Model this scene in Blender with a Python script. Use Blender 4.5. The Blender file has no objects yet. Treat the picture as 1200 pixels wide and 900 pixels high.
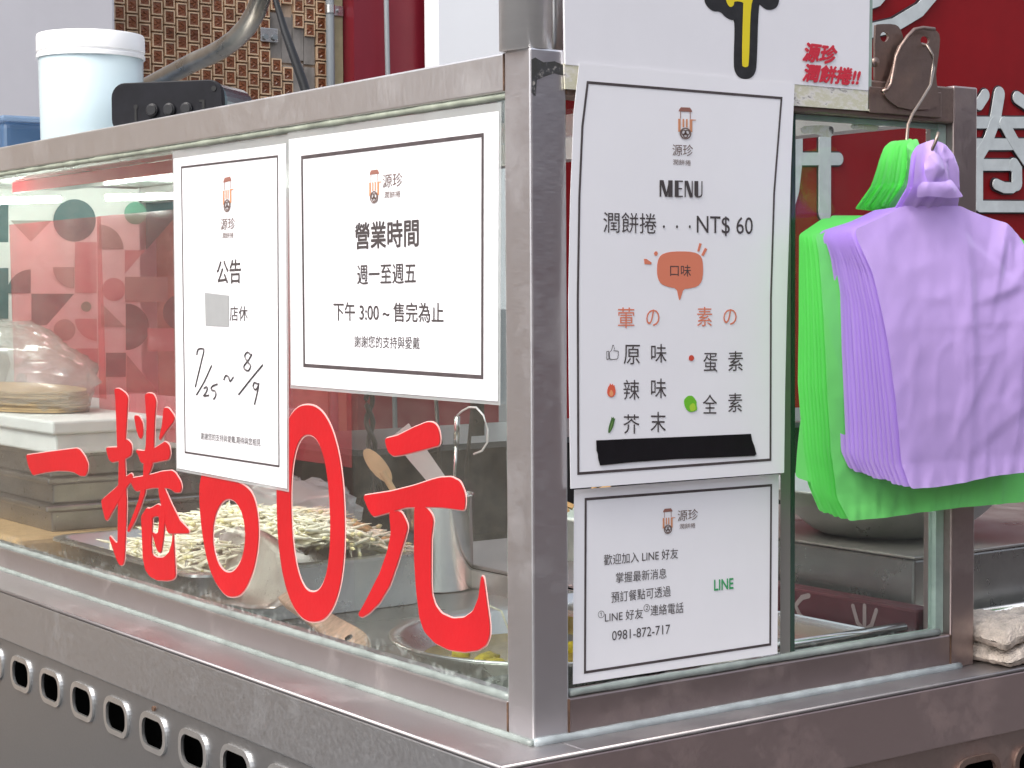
import bpy, bmesh, math, random
from mathutils import Vector, Matrix, noise
random.seed(7)
R = math.radians
C = bpy.context.scene.collection
S = bpy.context.scene

# ------------------------------------------------------------------ camera, sky, sun, exposure
cam = bpy.data.cameras.new('camera'); camo = bpy.data.objects.new('camera', cam); C.objects.link(camo)
cam.sensor_fit = 'HORIZONTAL'; cam.sensor_width = 36; cam.lens = 2157.946 * 36 / 1200
cam.clip_start = 0.05; cam.clip_end = 500
rr = Vector((0.8115394, -0.58426883, -0.00580766)); uu = Vector((0.03356868, 0.03669857, 0.99876241)); ff = Vector((0.58333262, 0.81073001, -0.04939546))
M = Matrix((rr, uu, -ff)).transposed().to_4x4(); M.translation = Vector((-1.090387, -1.481286, 0.456607))
camo.matrix_world = M
S.camera = camo
SUN_EL, SUN_AZ = 52, 262          # azimuth of the sun in degrees, from +Y towards +X
W = bpy.data.worlds.new('World'); S.world = W; W.use_nodes = True
nt = W.node_tree; bg = nt.nodes['Background']
sky = nt.nodes.new('ShaderNodeTexSky'); sky.sky_type = 'NISHITA'; sky.sun_disc = False
sky.sun_elevation = R(SUN_EL); sky.sun_rotation = R(SUN_AZ); sky.air_density = 1.0; sky.dust_density = 3.5; sky.ozone_density = 1.0
hs = nt.nodes.new('ShaderNodeHueSaturation'); hs.inputs['Saturation'].default_value = .4      # thin overcast: a paler sky
nt.links.new(sky.outputs[0], hs.inputs['Color']); nt.links.new(hs.outputs[0], bg.inputs[0]); bg.inputs[1].default_value = 0.14
sl = bpy.data.lights.new('sun', 'SUN'); sl.energy = 1.0; sl.angle = R(22); sl.color = (1.0, 0.96, 0.9)
so = bpy.data.objects.new('sun', sl); C.objects.link(so)
sd = Vector((math.sin(R(SUN_AZ)) * math.cos(R(SUN_EL)), math.cos(R(SUN_AZ)) * math.cos(R(SUN_EL)), math.sin(R(SUN_EL))))
so.rotation_euler = sd.to_track_quat('Z', 'Y').to_euler(); so.location = (-3, 0, 5)
S.view_settings.view_transform = 'Standard'; S.view_settings.look = 'None'; S.view_settings.gamma = 1
S.view_settings.use_curve_mapping = False
S.view_settings.exposure = 1.35
S.cycles.max_bounces = 10; S.cycles.transparent_max_bounces = 24; S.cycles.sample_clamp_indirect = 6

# ------------------------------------------------------------------ measured outlines (metres: y,z on the left face, x,z on the right face)
A_SHEET = [(0.8308, 0.6524), (0.508, 0.6515), (0.5159, 0.2129), (0.8342, 0.2154)]
A_BORDER = [(0.8035, 0.6296), (0.5317, 0.6275), (0.5376, 0.2419), (0.8048, 0.2417)]
A_CART = [(0.6828, 0.5619), (0.6557, 0.5636), (0.6815, 0.607)]
A_TEXT = [('源珍', [(0.6883, 0.5405), (0.6483, 0.5405), (0.6879, 0.5555)], 0, 'brown'), ('潤餅捲', [(0.6845, 0.5293), (0.6526, 0.5295), (0.6843, 0.5366)], 0, 'brown'), ('公告', [(0.7019, 0.4703), (0.6337, 0.4714), (0.701, 0.5006)], 1, 'ink'), ('店休', [(0.6664, 0.4226), (0.6169, 0.4231), (0.6659, 0.4416)], 0, 'ink'), ('謝謝您的支持與愛戴,期待與您相見', [(0.7549, 0.2633), (0.5862, 0.2645), (0.7546, 0.2731)], 0, 'ink')]
A_STICKER = [(0.7371, 0.4594), (0.6676, 0.4554), (0.6688, 0.4154), (0.7357, 0.4156)]
A_HAND = [[(0.7633, 0.3761), (0.7597, 0.3831), (0.7503, 0.3852), (0.7419, 0.3835), (0.7473, 0.372), (0.7626, 0.3449), (0.7689, 0.3333)], [(0.7199, 0.3633), (0.7415, 0.3419), (0.7659, 0.3227)], [(0.7435, 0.3323), (0.7358, 0.3345), (0.7334, 0.3316), (0.7403, 0.3249), (0.7438, 0.3221), (0.7286, 0.3239)], [(0.7041, 0.3395), (0.7191, 0.3359), (0.7209, 0.3313), (0.7102, 0.3299), (0.7087, 0.3243), (0.7155, 0.3191)], [(0.6852, 0.3457), (0.6794, 0.3515), (0.6714, 0.3499), (0.6675, 0.3445), (0.6577, 0.3504)], [(0.6077, 0.3791), (0.6176, 0.3833), (0.6255, 0.3787), (0.6195, 0.3716), (0.6103, 0.3664), (0.6159, 0.3601), (0.626, 0.3612), (0.6274, 0.3659), (0.6155, 0.3735), (0.6061, 0.381)], [(0.5775, 0.3684), (0.6085, 0.3502), (0.6441, 0.3281)], [(0.5911, 0.3436), (0.6009, 0.3451), (0.6034, 0.3395), (0.5973, 0.3362), (0.5896, 0.3419), (0.5888, 0.3444), (0.5912, 0.3364), (0.5977, 0.3235), (0.6009, 0.3173)]]
B_SHEET = [(0.5062, 0.6535), (0.0575, 0.651), (0.0627, 0.341), (0.5069, 0.3415)]
B_BORDER = [(0.4721, 0.6227), (0.0878, 0.622), (0.0916, 0.367), (0.4723, 0.3686)]
B_CART = [(0.3172, 0.5583), (0.2926, 0.5586), (0.3165, 0.5962)]
B_TEXT = [('源珍', [(0.2868, 0.5749), (0.2452, 0.5752), (0.2866, 0.5902)], 0, 'brown'), ('潤餅捲', [(0.2834, 0.5633), (0.2495, 0.5632), (0.2833, 0.5709)], 0, 'brown'), ('營業時間', [(0.3476, 0.508), (0.2138, 0.5084), (0.347, 0.5376)], 2, 'ink'), ('週一至週五', [(0.344, 0.4674), (0.2196, 0.468), (0.3435, 0.4893)], 1, 'ink'), ('下午 3:00 ~ 售完為止', [(0.3986, 0.4255), (0.1657, 0.4251), (0.3981, 0.4471)], 1, 'ink'), ('謝謝您的支持與愛戴', [(0.3517, 0.395), (0.2128, 0.3954), (0.3514, 0.4087)], 0, 'ink')]
C_SHEET = [(0.057, 0.6873), (0.3571, 0.6846), (0.3519, 0.5946), (0.3461, 0.4485), (0.3433, 0.3448), (0.3421, 0.2557), (0.0436, 0.258), (0.0421, 0.3643), (0.0419, 0.4505), (0.0449, 0.5534), (0.0496, 0.6374)]
C_BORDER = [(0.0661, 0.67), (0.3384, 0.6695), (0.3274, 0.5648), (0.3227, 0.4487), (0.3222, 0.2702), (0.0519, 0.2715), (0.0521, 0.4504), (0.0547, 0.5537), (0.0589, 0.6243)]
C_CART = [(0.1865, 0.6166), (0.209, 0.617), (0.1865, 0.6503)]
C_TEXT = [('源珍', [(0.1795, 0.5991), (0.2082, 0.5999), (0.1795, 0.6112)], 0, 'brown'), ('潤餅捲', [(0.1802, 0.5899), (0.2052, 0.5899), (0.1802, 0.5957)], 0, 'brown'), ('潤餅捲', [(0.0867, 0.5177), (0.1574, 0.5173), (0.0868, 0.5389)], 0, 'ink'), ('NT$ 60', [(0.2134, 0.5163), (0.2941, 0.516), (0.2134, 0.5374)], 0, 'ink'), ('口味', [(0.1762, 0.4732), (0.2051, 0.4729), (0.1762, 0.4854)], 0, 'ink'), ('葷', [(0.1055, 0.4199), (0.1273, 0.4196), (0.1056, 0.4411)], 0, 'coral'), ('の', [(0.1434, 0.4214), (0.1615, 0.4212), (0.1434, 0.4386)], 0, 'coral'), ('素', [(0.2136, 0.4201), (0.2351, 0.4198), (0.2136, 0.4407)], 0, 'coral'), ('の', [(0.2511, 0.421), (0.2705, 0.4207), (0.2512, 0.4381)], 0, 'coral'), ('原', [(0.113, 0.3822), (0.1347, 0.3817), (0.1131, 0.4025)], 0, 'ink'), ('味', [(0.1499, 0.383), (0.1709, 0.3825), (0.1499, 0.4026)], 0, 'ink'), ('辣', [(0.1126, 0.3457), (0.1339, 0.3449), (0.1126, 0.3664)], 0, 'ink'), ('味', [(0.1498, 0.346), (0.1705, 0.3452), (0.1498, 0.3665)], 0, 'ink'), ('芥', [(0.1124, 0.3105), (0.1338, 0.3095), (0.1125, 0.3306)], 0, 'ink'), ('末', [(0.1489, 0.3103), (0.1699, 0.3093), (0.1489, 0.3318)], 0, 'ink'), ('蛋', [(0.2226, 0.3712), (0.2426, 0.3706), (0.2226, 0.3916)], 0, 'ink'), ('素', [(0.2581, 0.3709), (0.2798, 0.3707), (0.2581, 0.3926)], 0, 'ink'), ('全', [(0.2217, 0.3267), (0.2419, 0.3258), (0.2218, 0.3472)], 0, 'ink'), ('素', [(0.2581, 0.3266), (0.2786, 0.3262), (0.2581, 0.3472)], 0, 'ink')]
C_MENU = [(0.1618, 0.5561), (0.2209, 0.5567), (0.1619, 0.5733)]
C_DOTS = [(0.1676, 0.5249), (0.1857, 0.5252), (0.2035, 0.5255)]
C_BUBBLE = [(0.1581, 0.4774), (0.1588, 0.4885), (0.1632, 0.4954), (0.1738, 0.4986), (0.1903, 0.4995), (0.2088, 0.4989), (0.2182, 0.4958), (0.2219, 0.4902), (0.2227, 0.4775), (0.2208, 0.4677), (0.2144, 0.462), (0.2013, 0.4601), (0.1947, 0.4596), (0.1913, 0.4509), (0.1891, 0.447), (0.1873, 0.4523), (0.1854, 0.4602), (0.1737, 0.4619), (0.1638, 0.4649), (0.1595, 0.4705)]
C_RAYS = [[(0.1405, 0.4911), (0.144, 0.4912), (0.1512, 0.4873), (0.1505, 0.4854), (0.1415, 0.4856)], [(0.1541, 0.4968), (0.1556, 0.499), (0.1585, 0.499), (0.1596, 0.4965), (0.1578, 0.4943), (0.1552, 0.4946)], [(0.2171, 0.5085), (0.2205, 0.5077), (0.2171, 0.4995), (0.2141, 0.4995)], [(0.225, 0.5035), (0.2284, 0.5021), (0.2231, 0.4945), (0.2197, 0.4956)]]
C_THUMB = [[(0.0901, 0.3962), (0.0933, 0.3967), (0.0937, 0.3879), (0.0903, 0.3876)], [(0.0937, 0.3955), (0.0967, 0.3974), (0.0982, 0.4027), (0.0999, 0.4026), (0.1005, 0.399), (0.1001, 0.397), (0.1056, 0.3965), (0.1065, 0.3952), (0.106, 0.3939), (0.1064, 0.3922), (0.1056, 0.3909), (0.1056, 0.3892), (0.1043, 0.3876), (0.0971, 0.3873), (0.0937, 0.3885)]]
C_FLAME = [[(0.0912, 0.3562), (0.0923, 0.3598), (0.094, 0.361), (0.0948, 0.364), (0.0965, 0.361), (0.0982, 0.3632), (0.0991, 0.3602), (0.1001, 0.3622), (0.1018, 0.3575), (0.1022, 0.3533), (0.1003, 0.3499), (0.0965, 0.3487), (0.0927, 0.3501), (0.091, 0.3529)], [(0.0937, 0.3536), (0.0961, 0.3573), (0.099, 0.3534), (0.0986, 0.3506), (0.0963, 0.3497), (0.0942, 0.3509)]]
C_PICKLE = [[(0.0921, 0.3127), (0.0925, 0.3171), (0.0942, 0.322), (0.096, 0.3261), (0.0968, 0.3294), (0.0981, 0.3268), (0.0994, 0.3293), (0.0998, 0.3263), (0.1017, 0.3275), (0.1002, 0.3226), (0.0989, 0.3185), (0.0963, 0.3145), (0.0936, 0.3118)], [(0.0938, 0.3154), (0.0959, 0.3211), (0.0981, 0.3247), (0.0985, 0.3237), (0.0964, 0.3178), (0.0946, 0.3145)]]
C_EGG = [[(0.2018, 0.3861), (0.2023, 0.3882), (0.2045, 0.3898), (0.2073, 0.3894), (0.2093, 0.3875), (0.2093, 0.3852), (0.2075, 0.3836), (0.2041, 0.3835), (0.202, 0.3847)]]
C_LETTUCE = [[(0.1954, 0.3371), (0.195, 0.3422), (0.1977, 0.3447), (0.2011, 0.3466), (0.2067, 0.3464), (0.2101, 0.3433), (0.2131, 0.3398), (0.2126, 0.3364), (0.214, 0.3311), (0.2101, 0.3296), (0.2044, 0.3288), (0.1999, 0.3307), (0.1977, 0.3335)], [(0.2033, 0.3367), (0.209, 0.3391), (0.2122, 0.3329), (0.2094, 0.33), (0.2049, 0.3298), (0.2026, 0.3333)]]
C_TAPE = [(0.0761, 0.3055), (0.1235, 0.3048), (0.1817, 0.3035), (0.2911, 0.3016), (0.2927, 0.2943), (0.2958, 0.2886), (0.2992, 0.2788), (0.2964, 0.2773), (0.2421, 0.2785), (0.1817, 0.2802), (0.1234, 0.2804), (0.081, 0.2795), (0.0788, 0.2861), (0.078, 0.2923), (0.0765, 0.295)]
D_SHEET = [(0.0564, 0.2551), (0.344, 0.2533), (0.3423, 0.0518), (0.0537, 0.0546)]
D_BORDER = [(0.0695, 0.2458), (0.3335, 0.243), (0.3322, 0.0623), (0.0676, 0.0638)]
D_CART = [(0.1736, 0.1995), (0.1894, 0.1994), (0.1736, 0.2268)]
D_TEXT = [('源珍', [(0.1952, 0.212), (0.2241, 0.2118), (0.1952, 0.2238)], 0, 'brown'), ('潤餅捲', [(0.1978, 0.2035), (0.2203, 0.203), (0.1978, 0.2091)], 0, 'brown'), ('歡迎加入 LINE 好友', [(0.0943, 0.1738), (0.1958, 0.1721), (0.0943, 0.185)], 0, 'ink'), ('掌握最新消息', [(0.1101, 0.1538), (0.1794, 0.1523), (0.1102, 0.1649)], 0, 'ink'), ('預訂餐點可透過', [(0.104, 0.1337), (0.1853, 0.1325), (0.104, 0.1452)], 0, 'ink'), ('①', [(0.0863, 0.1196), (0.0948, 0.1192), (0.0863, 0.1271)], 0, 'ink'), ('LINE 好友', [(0.0955, 0.114), (0.147, 0.113), (0.0955, 0.1248)], 0, 'ink'), ('②', [(0.1478, 0.1195), (0.1562, 0.1192), (0.1478, 0.1276)], 0, 'ink'), ('連絡電話', [(0.1571, 0.1144), (0.2032, 0.1128), (0.1571, 0.1259)], 0, 'ink'), ('0981-872-717', [(0.1049, 0.094), (0.1844, 0.0924), (0.1049, 0.104)], 0, 'ink'), ('LINE', [(0.2474, 0.1324), (0.2753, 0.1319), (0.2474, 0.1438)], 2, 'green')]
E_SHEET = [(0.0397, 0.7997), (0.4787, 0.845), (0.4761, 0.6849), (0.0412, 0.6851)]
E_STRIP = [(0.0402, 0.6863), (0.4789, 0.687), (0.479, 0.6618), (0.0411, 0.6609)]
E_FINGER = [[(0.2563, 0.7986), (0.3136, 0.8042), (0.3238, 0.7959), (0.3346, 0.7859), (0.3361, 0.7749), (0.3328, 0.7672), (0.3251, 0.7632), (0.3162, 0.7627), (0.3091, 0.7661), (0.3048, 0.7685), (0.3024, 0.7022), (0.2999, 0.6929), (0.2936, 0.6873), (0.2848, 0.6855), (0.2761, 0.6868), (0.2699, 0.6928), (0.2682, 0.7017), (0.2704, 0.7483), (0.2649, 0.7473), (0.2563, 0.7499), (0.249, 0.7556), (0.2393, 0.7542), (0.2308, 0.7585), (0.226, 0.7644), (0.2272, 0.7761), (0.2393, 0.788)], [(0.2823, 0.7647), (0.2823, 0.768), (0.2686, 0.7681), (0.2686, 0.7636), (0.2649, 0.7611), (0.2613, 0.7615), (0.2576, 0.7662), (0.2563, 0.7734), (0.2637, 0.7849), (0.2935, 0.7931), (0.3048, 0.7832), (0.301, 0.7737), (0.2928, 0.7702), (0.2906, 0.7014), (0.2876, 0.6987), (0.2826, 0.6985), (0.2801, 0.7007), (0.2815, 0.7483)]]
E_TEXT = [('源珍', [(0.3705, 0.7115), (0.4198, 0.711), (0.3771, 0.7316)], 2, 'red'), ('潤餅捲!!', [(0.3706, 0.6894), (0.4574, 0.6895), (0.3765, 0.7081)], 2, 'red')]
V_YI = [[(1.3944, 0.1976), (1.291, 0.2101), (1.1856, 0.2224), (1.1724, 0.2211), (1.1553, 0.2127), (1.1427, 0.2019), (1.1465, 0.1904), (1.1543, 0.1846), (1.173, 0.1832), (1.1982, 0.187), (1.223, 0.1869), (1.2631, 0.1843), (1.3163, 0.1776), (1.3674, 0.1691), (1.3841, 0.1808)]]
V_JUAN = [[(1.0399, 0.3189), (1.0237, 0.3201), (1.0015, 0.3144), (0.9938, 0.3092), (1.0059, 0.2416), (1.0083, 0.2216), (1.0045, 0.1556), (1.0072, 0.1288), (1.0149, 0.0747), (1.0193, 0.0649), (1.0315, 0.0621), (1.0409, 0.0684), (1.0668, 0.0976), (1.0651, 0.1002), (1.0505, 0.0943), (1.0425, 0.0918), (1.0367, 0.0941), (1.0335, 0.153), (1.0278, 0.2152), (1.0328, 0.2332), (1.0363, 0.3063)], [(1.0738, 0.2305), (1.0287, 0.2342), (1.0061, 0.2383), (1.0042, 0.245), (0.9986, 0.2477), (0.9845, 0.2429), (0.9826, 0.2332), (0.9867, 0.227), (1.0132, 0.2186), (1.0539, 0.2124), (1.0637, 0.215)], [(1.0938, 0.151), (1.0392, 0.1743), (1.0063, 0.1919), (0.9862, 0.1994), (0.9808, 0.1972), (0.9866, 0.1895), (1.0069, 0.1769), (1.0276, 0.1602), (1.074, 0.124), (1.0807, 0.125), (1.09, 0.1411)], [(0.9712, 0.2837), (0.9557, 0.2838), (0.9445, 0.2747), (0.9428, 0.2602), (0.9492, 0.2533), (0.9545, 0.2539), (0.9642, 0.2638)], [(0.8725, 0.2991), (0.8579, 0.2998), (0.8402, 0.2897), (0.8418, 0.284), (0.8662, 0.2694), (0.8873, 0.2548), (0.8887, 0.257), (0.8785, 0.2751)], [(0.9331, 0.3156), (0.9201, 0.3178), (0.9051, 0.3168), (0.898, 0.3091), (0.9042, 0.28), (0.9077, 0.2446), (0.9119, 0.2331), (0.9123, 0.2218), (0.914, 0.2168), (0.9282, 0.2013), (0.9406, 0.1743), (0.9568, 0.1533), (0.977, 0.1317), (0.9974, 0.1148), (1.0013, 0.1161), (0.9848, 0.1343), (0.9603, 0.1628), (0.9436, 0.1968), (0.9413, 0.2165), (0.9386, 0.2296), (0.9327, 0.243), (0.9284, 0.2788)], [(0.9669, 0.2343), (0.9422, 0.2343), (0.9117, 0.2385), (0.8779, 0.2497), (0.8705, 0.2524), (0.8582, 0.2493), (0.8542, 0.2386), (0.8588, 0.2303), (0.9123, 0.2218), (0.9351, 0.2185), (0.952, 0.2196), (0.9578, 0.2283)], [(0.9904, 0.1915), (0.9282, 0.2006), (0.883, 0.2095), (0.85, 0.2136), (0.8393, 0.2113), (0.8239, 0.2015), (0.8199, 0.194), (0.8243, 0.1874), (0.8401, 0.186), (0.8544, 0.1896), (0.869, 0.19), (0.9136, 0.1863), (0.9675, 0.1769), (0.9737, 0.1781)], [(0.8927, 0.1864), (0.8749, 0.1879), (0.8551, 0.169), (0.8271, 0.1464), (0.7992, 0.1366), (0.8007, 0.1334), (0.8493, 0.1284), (0.8624, 0.127), (0.8674, 0.1297), (0.8811, 0.1571), (0.8901, 0.1754)], [(0.9518, 0.1407), (0.9337, 0.1538), (0.9148, 0.1539), (0.9154, 0.1378), (0.9203, 0.1049), (0.9171, 0.0891), (0.9022, 0.0866), (0.8798, 0.0891), (0.8612, 0.0986), (0.8512, 0.1139), (0.8478, 0.1285), (0.8438, 0.0784), (0.8426, 0.069), (0.8515, 0.0638), (0.8698, 0.0599), (0.9033, 0.0568), (0.9258, 0.0589), (0.9407, 0.0668), (0.9478, 0.0823), (0.9497, 0.1148)], [(0.9262, 0.1529), (0.9109, 0.1575), (0.8957, 0.1628), (0.8847, 0.1615), (0.8739, 0.1545), (0.8743, 0.1418), (0.8787, 0.1222), (0.8869, 0.0989), (0.8929, 0.0957), (0.9017, 0.1005), (0.9123, 0.1171), (0.9159, 0.1215), (0.9025, 0.1197), (0.8949, 0.1237), (0.8914, 0.1401), (0.8926, 0.148), (0.906, 0.1467), (0.919, 0.1422), (0.9302, 0.146)]]
V_SIX = [[(0.7667, 0.2068), (0.7663, 0.1646), (0.7549, 0.1196), (0.7349, 0.0837), (0.7023, 0.0631), (0.678, 0.0606), (0.6458, 0.0685), (0.6175, 0.0979), (0.6028, 0.1289), (0.5983, 0.1549), (0.6015, 0.18), (0.6109, 0.1992), (0.6262, 0.2089), (0.6535, 0.214), (0.6855, 0.217), (0.7057, 0.2249), (0.6847, 0.247), (0.6362, 0.2705), (0.6518, 0.275), (0.7006, 0.2609), (0.7429, 0.2354)], [(0.6357, 0.1462), (0.6363, 0.1399), (0.6376, 0.1336), (0.6396, 0.1275), (0.6424, 0.1215), (0.6458, 0.1159), (0.6499, 0.1107), (0.6545, 0.106), (0.6595, 0.1019), (0.6649, 0.0985), (0.6707, 0.0957), (0.6766, 0.0938), (0.6827, 0.0926), (0.6887, 0.0923), (0.6947, 0.0928), (0.7004, 0.0942), (0.7059, 0.0964), (0.7109, 0.0994), (0.7154, 0.1031), (0.7193, 0.1075), (0.7226, 0.1125), (0.7252, 0.118), (0.727, 0.124), (0.7281, 0.1302), (0.7283, 0.1366), (0.7277, 0.1431), (0.7263, 0.1496), (0.7241, 0.1559), (0.7211, 0.162), (0.7175, 0.1677), (0.7133, 0.1729), (0.7085, 0.1776), (0.7033, 0.1816), (0.6977, 0.185), (0.6919, 0.1875), (0.6859, 0.1893), (0.6799, 0.1902), (0.6738, 0.1903), (0.668, 0.1896), (0.6624, 0.1881), (0.6571, 0.1858), (0.6523, 0.1827), (0.648, 0.179), (0.6442, 0.1746), (0.6411, 0.1697), (0.6386, 0.1643), (0.6369, 0.1585), (0.6359, 0.1525)]]
V_ZERO = [[(0.3846, 0.1988), (0.3843, 0.177), (0.3854, 0.1591), (0.3876, 0.1428), (0.3911, 0.1278), (0.3956, 0.114), (0.4013, 0.1016), (0.4081, 0.0906), (0.4159, 0.0811), (0.4247, 0.0733), (0.4346, 0.067), (0.4458, 0.0625), (0.4597, 0.0596), (0.4739, 0.0585), (0.4856, 0.0599), (0.4963, 0.0633), (0.5062, 0.0688), (0.5153, 0.0763), (0.5235, 0.0858), (0.5307, 0.0971), (0.5368, 0.1102), (0.5418, 0.125), (0.5457, 0.1416), (0.5483, 0.1602), (0.5498, 0.1832), (0.55, 0.2064), (0.5488, 0.2253), (0.5462, 0.2425), (0.5423, 0.2581), (0.5372, 0.2722), (0.5309, 0.2848), (0.5235, 0.2957), (0.5151, 0.3048), (0.5057, 0.3121), (0.4953, 0.3175), (0.4838, 0.321), (0.4697, 0.3226), (0.4557, 0.3223), (0.4443, 0.3199), (0.434, 0.3156), (0.4246, 0.3095), (0.4162, 0.3016), (0.4086, 0.292), (0.402, 0.2807), (0.3964, 0.268), (0.3919, 0.2537), (0.3884, 0.238), (0.386, 0.2205)], [(0.4179, 0.1956), (0.4176, 0.1796), (0.4181, 0.1664), (0.4194, 0.1545), (0.4213, 0.1435), (0.424, 0.1335), (0.4272, 0.1245), (0.4312, 0.1166), (0.4357, 0.1099), (0.4408, 0.1044), (0.4466, 0.1001), (0.453, 0.0971), (0.4611, 0.0954), (0.4692, 0.095), (0.476, 0.0963), (0.4821, 0.0991), (0.4878, 0.1034), (0.493, 0.109), (0.4977, 0.116), (0.5019, 0.1244), (0.5054, 0.1339), (0.5083, 0.1447), (0.5106, 0.1567), (0.5122, 0.1701), (0.5132, 0.1867), (0.5135, 0.2033), (0.5129, 0.2169), (0.5115, 0.2292), (0.5094, 0.2404), (0.5066, 0.2506), (0.5031, 0.2596), (0.499, 0.2675), (0.4943, 0.274), (0.4889, 0.2793), (0.483, 0.2832), (0.4765, 0.2858), (0.4683, 0.287), (0.4602, 0.2867), (0.4536, 0.285), (0.4476, 0.2819), (0.4421, 0.2773), (0.4371, 0.2715), (0.4326, 0.2644), (0.4286, 0.2562), (0.4253, 0.2467), (0.4225, 0.2362), (0.4204, 0.2246), (0.4188, 0.2116)]]
V_YUAN = [[(0.2921, 0.2915), (0.2661, 0.2963), (0.2306, 0.3079), (0.2046, 0.315), (0.1933, 0.3153), (0.1849, 0.312), (0.1805, 0.303), (0.1812, 0.2931), (0.2194, 0.285), (0.2545, 0.2779), (0.2755, 0.2749), (0.2857, 0.279)], [(0.34, 0.2226), (0.2792, 0.2327), (0.2316, 0.2431), (0.197, 0.2522), (0.1801, 0.256), (0.1579, 0.2584), (0.1416, 0.2551), (0.1337, 0.2451), (0.1322, 0.2361), (0.1339, 0.2268), (0.1749, 0.2261), (0.2088, 0.2236), (0.2495, 0.2193), (0.2856, 0.2102), (0.3072, 0.2049), (0.3196, 0.2021), (0.3289, 0.2088)], [(0.2834, 0.2097), (0.2603, 0.2119), (0.2533, 0.2062), (0.2473, 0.1991), (0.2473, 0.194), (0.2537, 0.1818), (0.2684, 0.1545), (0.2858, 0.1265), (0.3083, 0.104), (0.3311, 0.089), (0.3464, 0.0821), (0.3541, 0.0826), (0.3437, 0.0931), (0.3308, 0.1076), (0.3053, 0.1371), (0.2876, 0.1652), (0.28, 0.1868)], [(0.2305, 0.2198), (0.2157, 0.2224), (0.2043, 0.2197), (0.1975, 0.2153), (0.194, 0.2094), (0.1988, 0.1901), (0.2, 0.1423), (0.1988, 0.1274), (0.1922, 0.1157), (0.1788, 0.1075), (0.1567, 0.1052), (0.1348, 0.1092), (0.1176, 0.1185), (0.1068, 0.1345), (0.1015, 0.1581), (0.099, 0.1577), (0.0942, 0.1362), (0.0883, 0.1105), (0.0884, 0.0985), (0.0948, 0.0879), (0.1096, 0.0803), (0.1353, 0.0743), (0.1659, 0.0721), (0.1928, 0.0755), (0.2131, 0.085), (0.2222, 0.099), (0.2286, 0.1311), (0.2319, 0.1638)]]
BR1 = [[(0.4926, 0.7605), (0.4987, 0.7626), (0.5247, 0.7647), (0.5343, 0.7612), (0.5411, 0.7479), (0.5392, 0.738), (0.5273, 0.7273), (0.5203, 0.7072), (0.5062, 0.6835), (0.493, 0.6827)], [(0.5153, 0.7493), (0.5148, 0.747), (0.5132, 0.745), (0.5109, 0.7435), (0.5082, 0.7429), (0.5055, 0.7431), (0.5032, 0.7442), (0.5017, 0.746), (0.5011, 0.7482), (0.5016, 0.7505), (0.5032, 0.7525), (0.5054, 0.7539), (0.5082, 0.7546), (0.5109, 0.7543), (0.5132, 0.7533), (0.5147, 0.7515)]]
BR2 = [[(0.4992, 0.6838), (0.5142, 0.7091), (0.5211, 0.7356), (0.5377, 0.7482), (0.5497, 0.7599), (0.5642, 0.7624), (0.5862, 0.7621), (0.5942, 0.7558), (0.5924, 0.7374), (0.589, 0.7206), (0.5867, 0.7072), (0.5918, 0.6875), (0.5919, 0.6693), (0.5287, 0.6659), (0.5049, 0.676)], [(0.5755, 0.7487), (0.575, 0.7467), (0.5733, 0.7448), (0.5708, 0.7435), (0.5678, 0.7429), (0.5648, 0.7431), (0.5623, 0.744), (0.5606, 0.7456), (0.5599, 0.7476), (0.5605, 0.7496), (0.5622, 0.7514), (0.5647, 0.7528), (0.5677, 0.7534), (0.5707, 0.7532), (0.5732, 0.7523), (0.5749, 0.7507)]]
HOOK = [(0.5664, -0.002, 0.7442), (0.5649, -0.012, 0.7413), (0.567, -0.018, 0.7293), (0.5645, -0.022, 0.714), (0.5521, -0.028, 0.693), (0.531, -0.034, 0.675), (0.5093, -0.04, 0.6572), (0.4963, -0.045, 0.6434), (0.4912, -0.048, 0.6269), (0.4869, -0.055, 0.6135), (0.4851, -0.065, 0.6046), (0.4781, -0.085, 0.6043), (0.4722, -0.1, 0.6084), (0.4727, -0.106, 0.6189), (0.4758, -0.108, 0.6298)]
LIP = [(0.4889, -0.013, 0.6835), (0.4963, -0.013, 0.6859), (0.5029, -0.013, 0.6931), (0.507, -0.013, 0.7063), (0.5112, -0.013, 0.7244), (0.5182, -0.013, 0.7362), (0.53, -0.013, 0.7484), (0.5419, -0.013, 0.7578), (0.5564, -0.013, 0.7609), (0.5758, -0.013, 0.7608)]
FLAP = [(0.4441, 0.5577), (0.4431, 0.5684), (0.4499, 0.5748), (0.4843, 0.5759), (0.4983, 0.5794), (0.5077, 0.5703), (0.5182, 0.5605), (0.4985, 0.5584), (0.4614, 0.5597)]
CREST = [(0.4565, 0.5952), (0.4633, 0.6048), (0.4771, 0.6084), (0.4873, 0.601), (0.4903, 0.5855), (0.4876, 0.5761), (0.4636, 0.5753), (0.4571, 0.5844)]
PURPLE_A = [(0.4453, 0.5498), (0.4037, 0.535), (0.3643, 0.5224), (0.3682, 0.5115), (0.3881, 0.4758), (0.4043, 0.4202), (0.4181, 0.3641), (0.4348, 0.2977), (0.4432, 0.2642), (0.4571, 0.2368), (0.5019, 0.2357), (0.545, 0.2377), (0.5965, 0.2423), (0.6495, 0.2429), (0.6774, 0.2453), (0.6695, 0.3763), (0.6591, 0.4663), (0.6448, 0.5039), (0.6309, 0.5215), (0.6097, 0.534), (0.5711, 0.542), (0.5348, 0.5518)]
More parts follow.
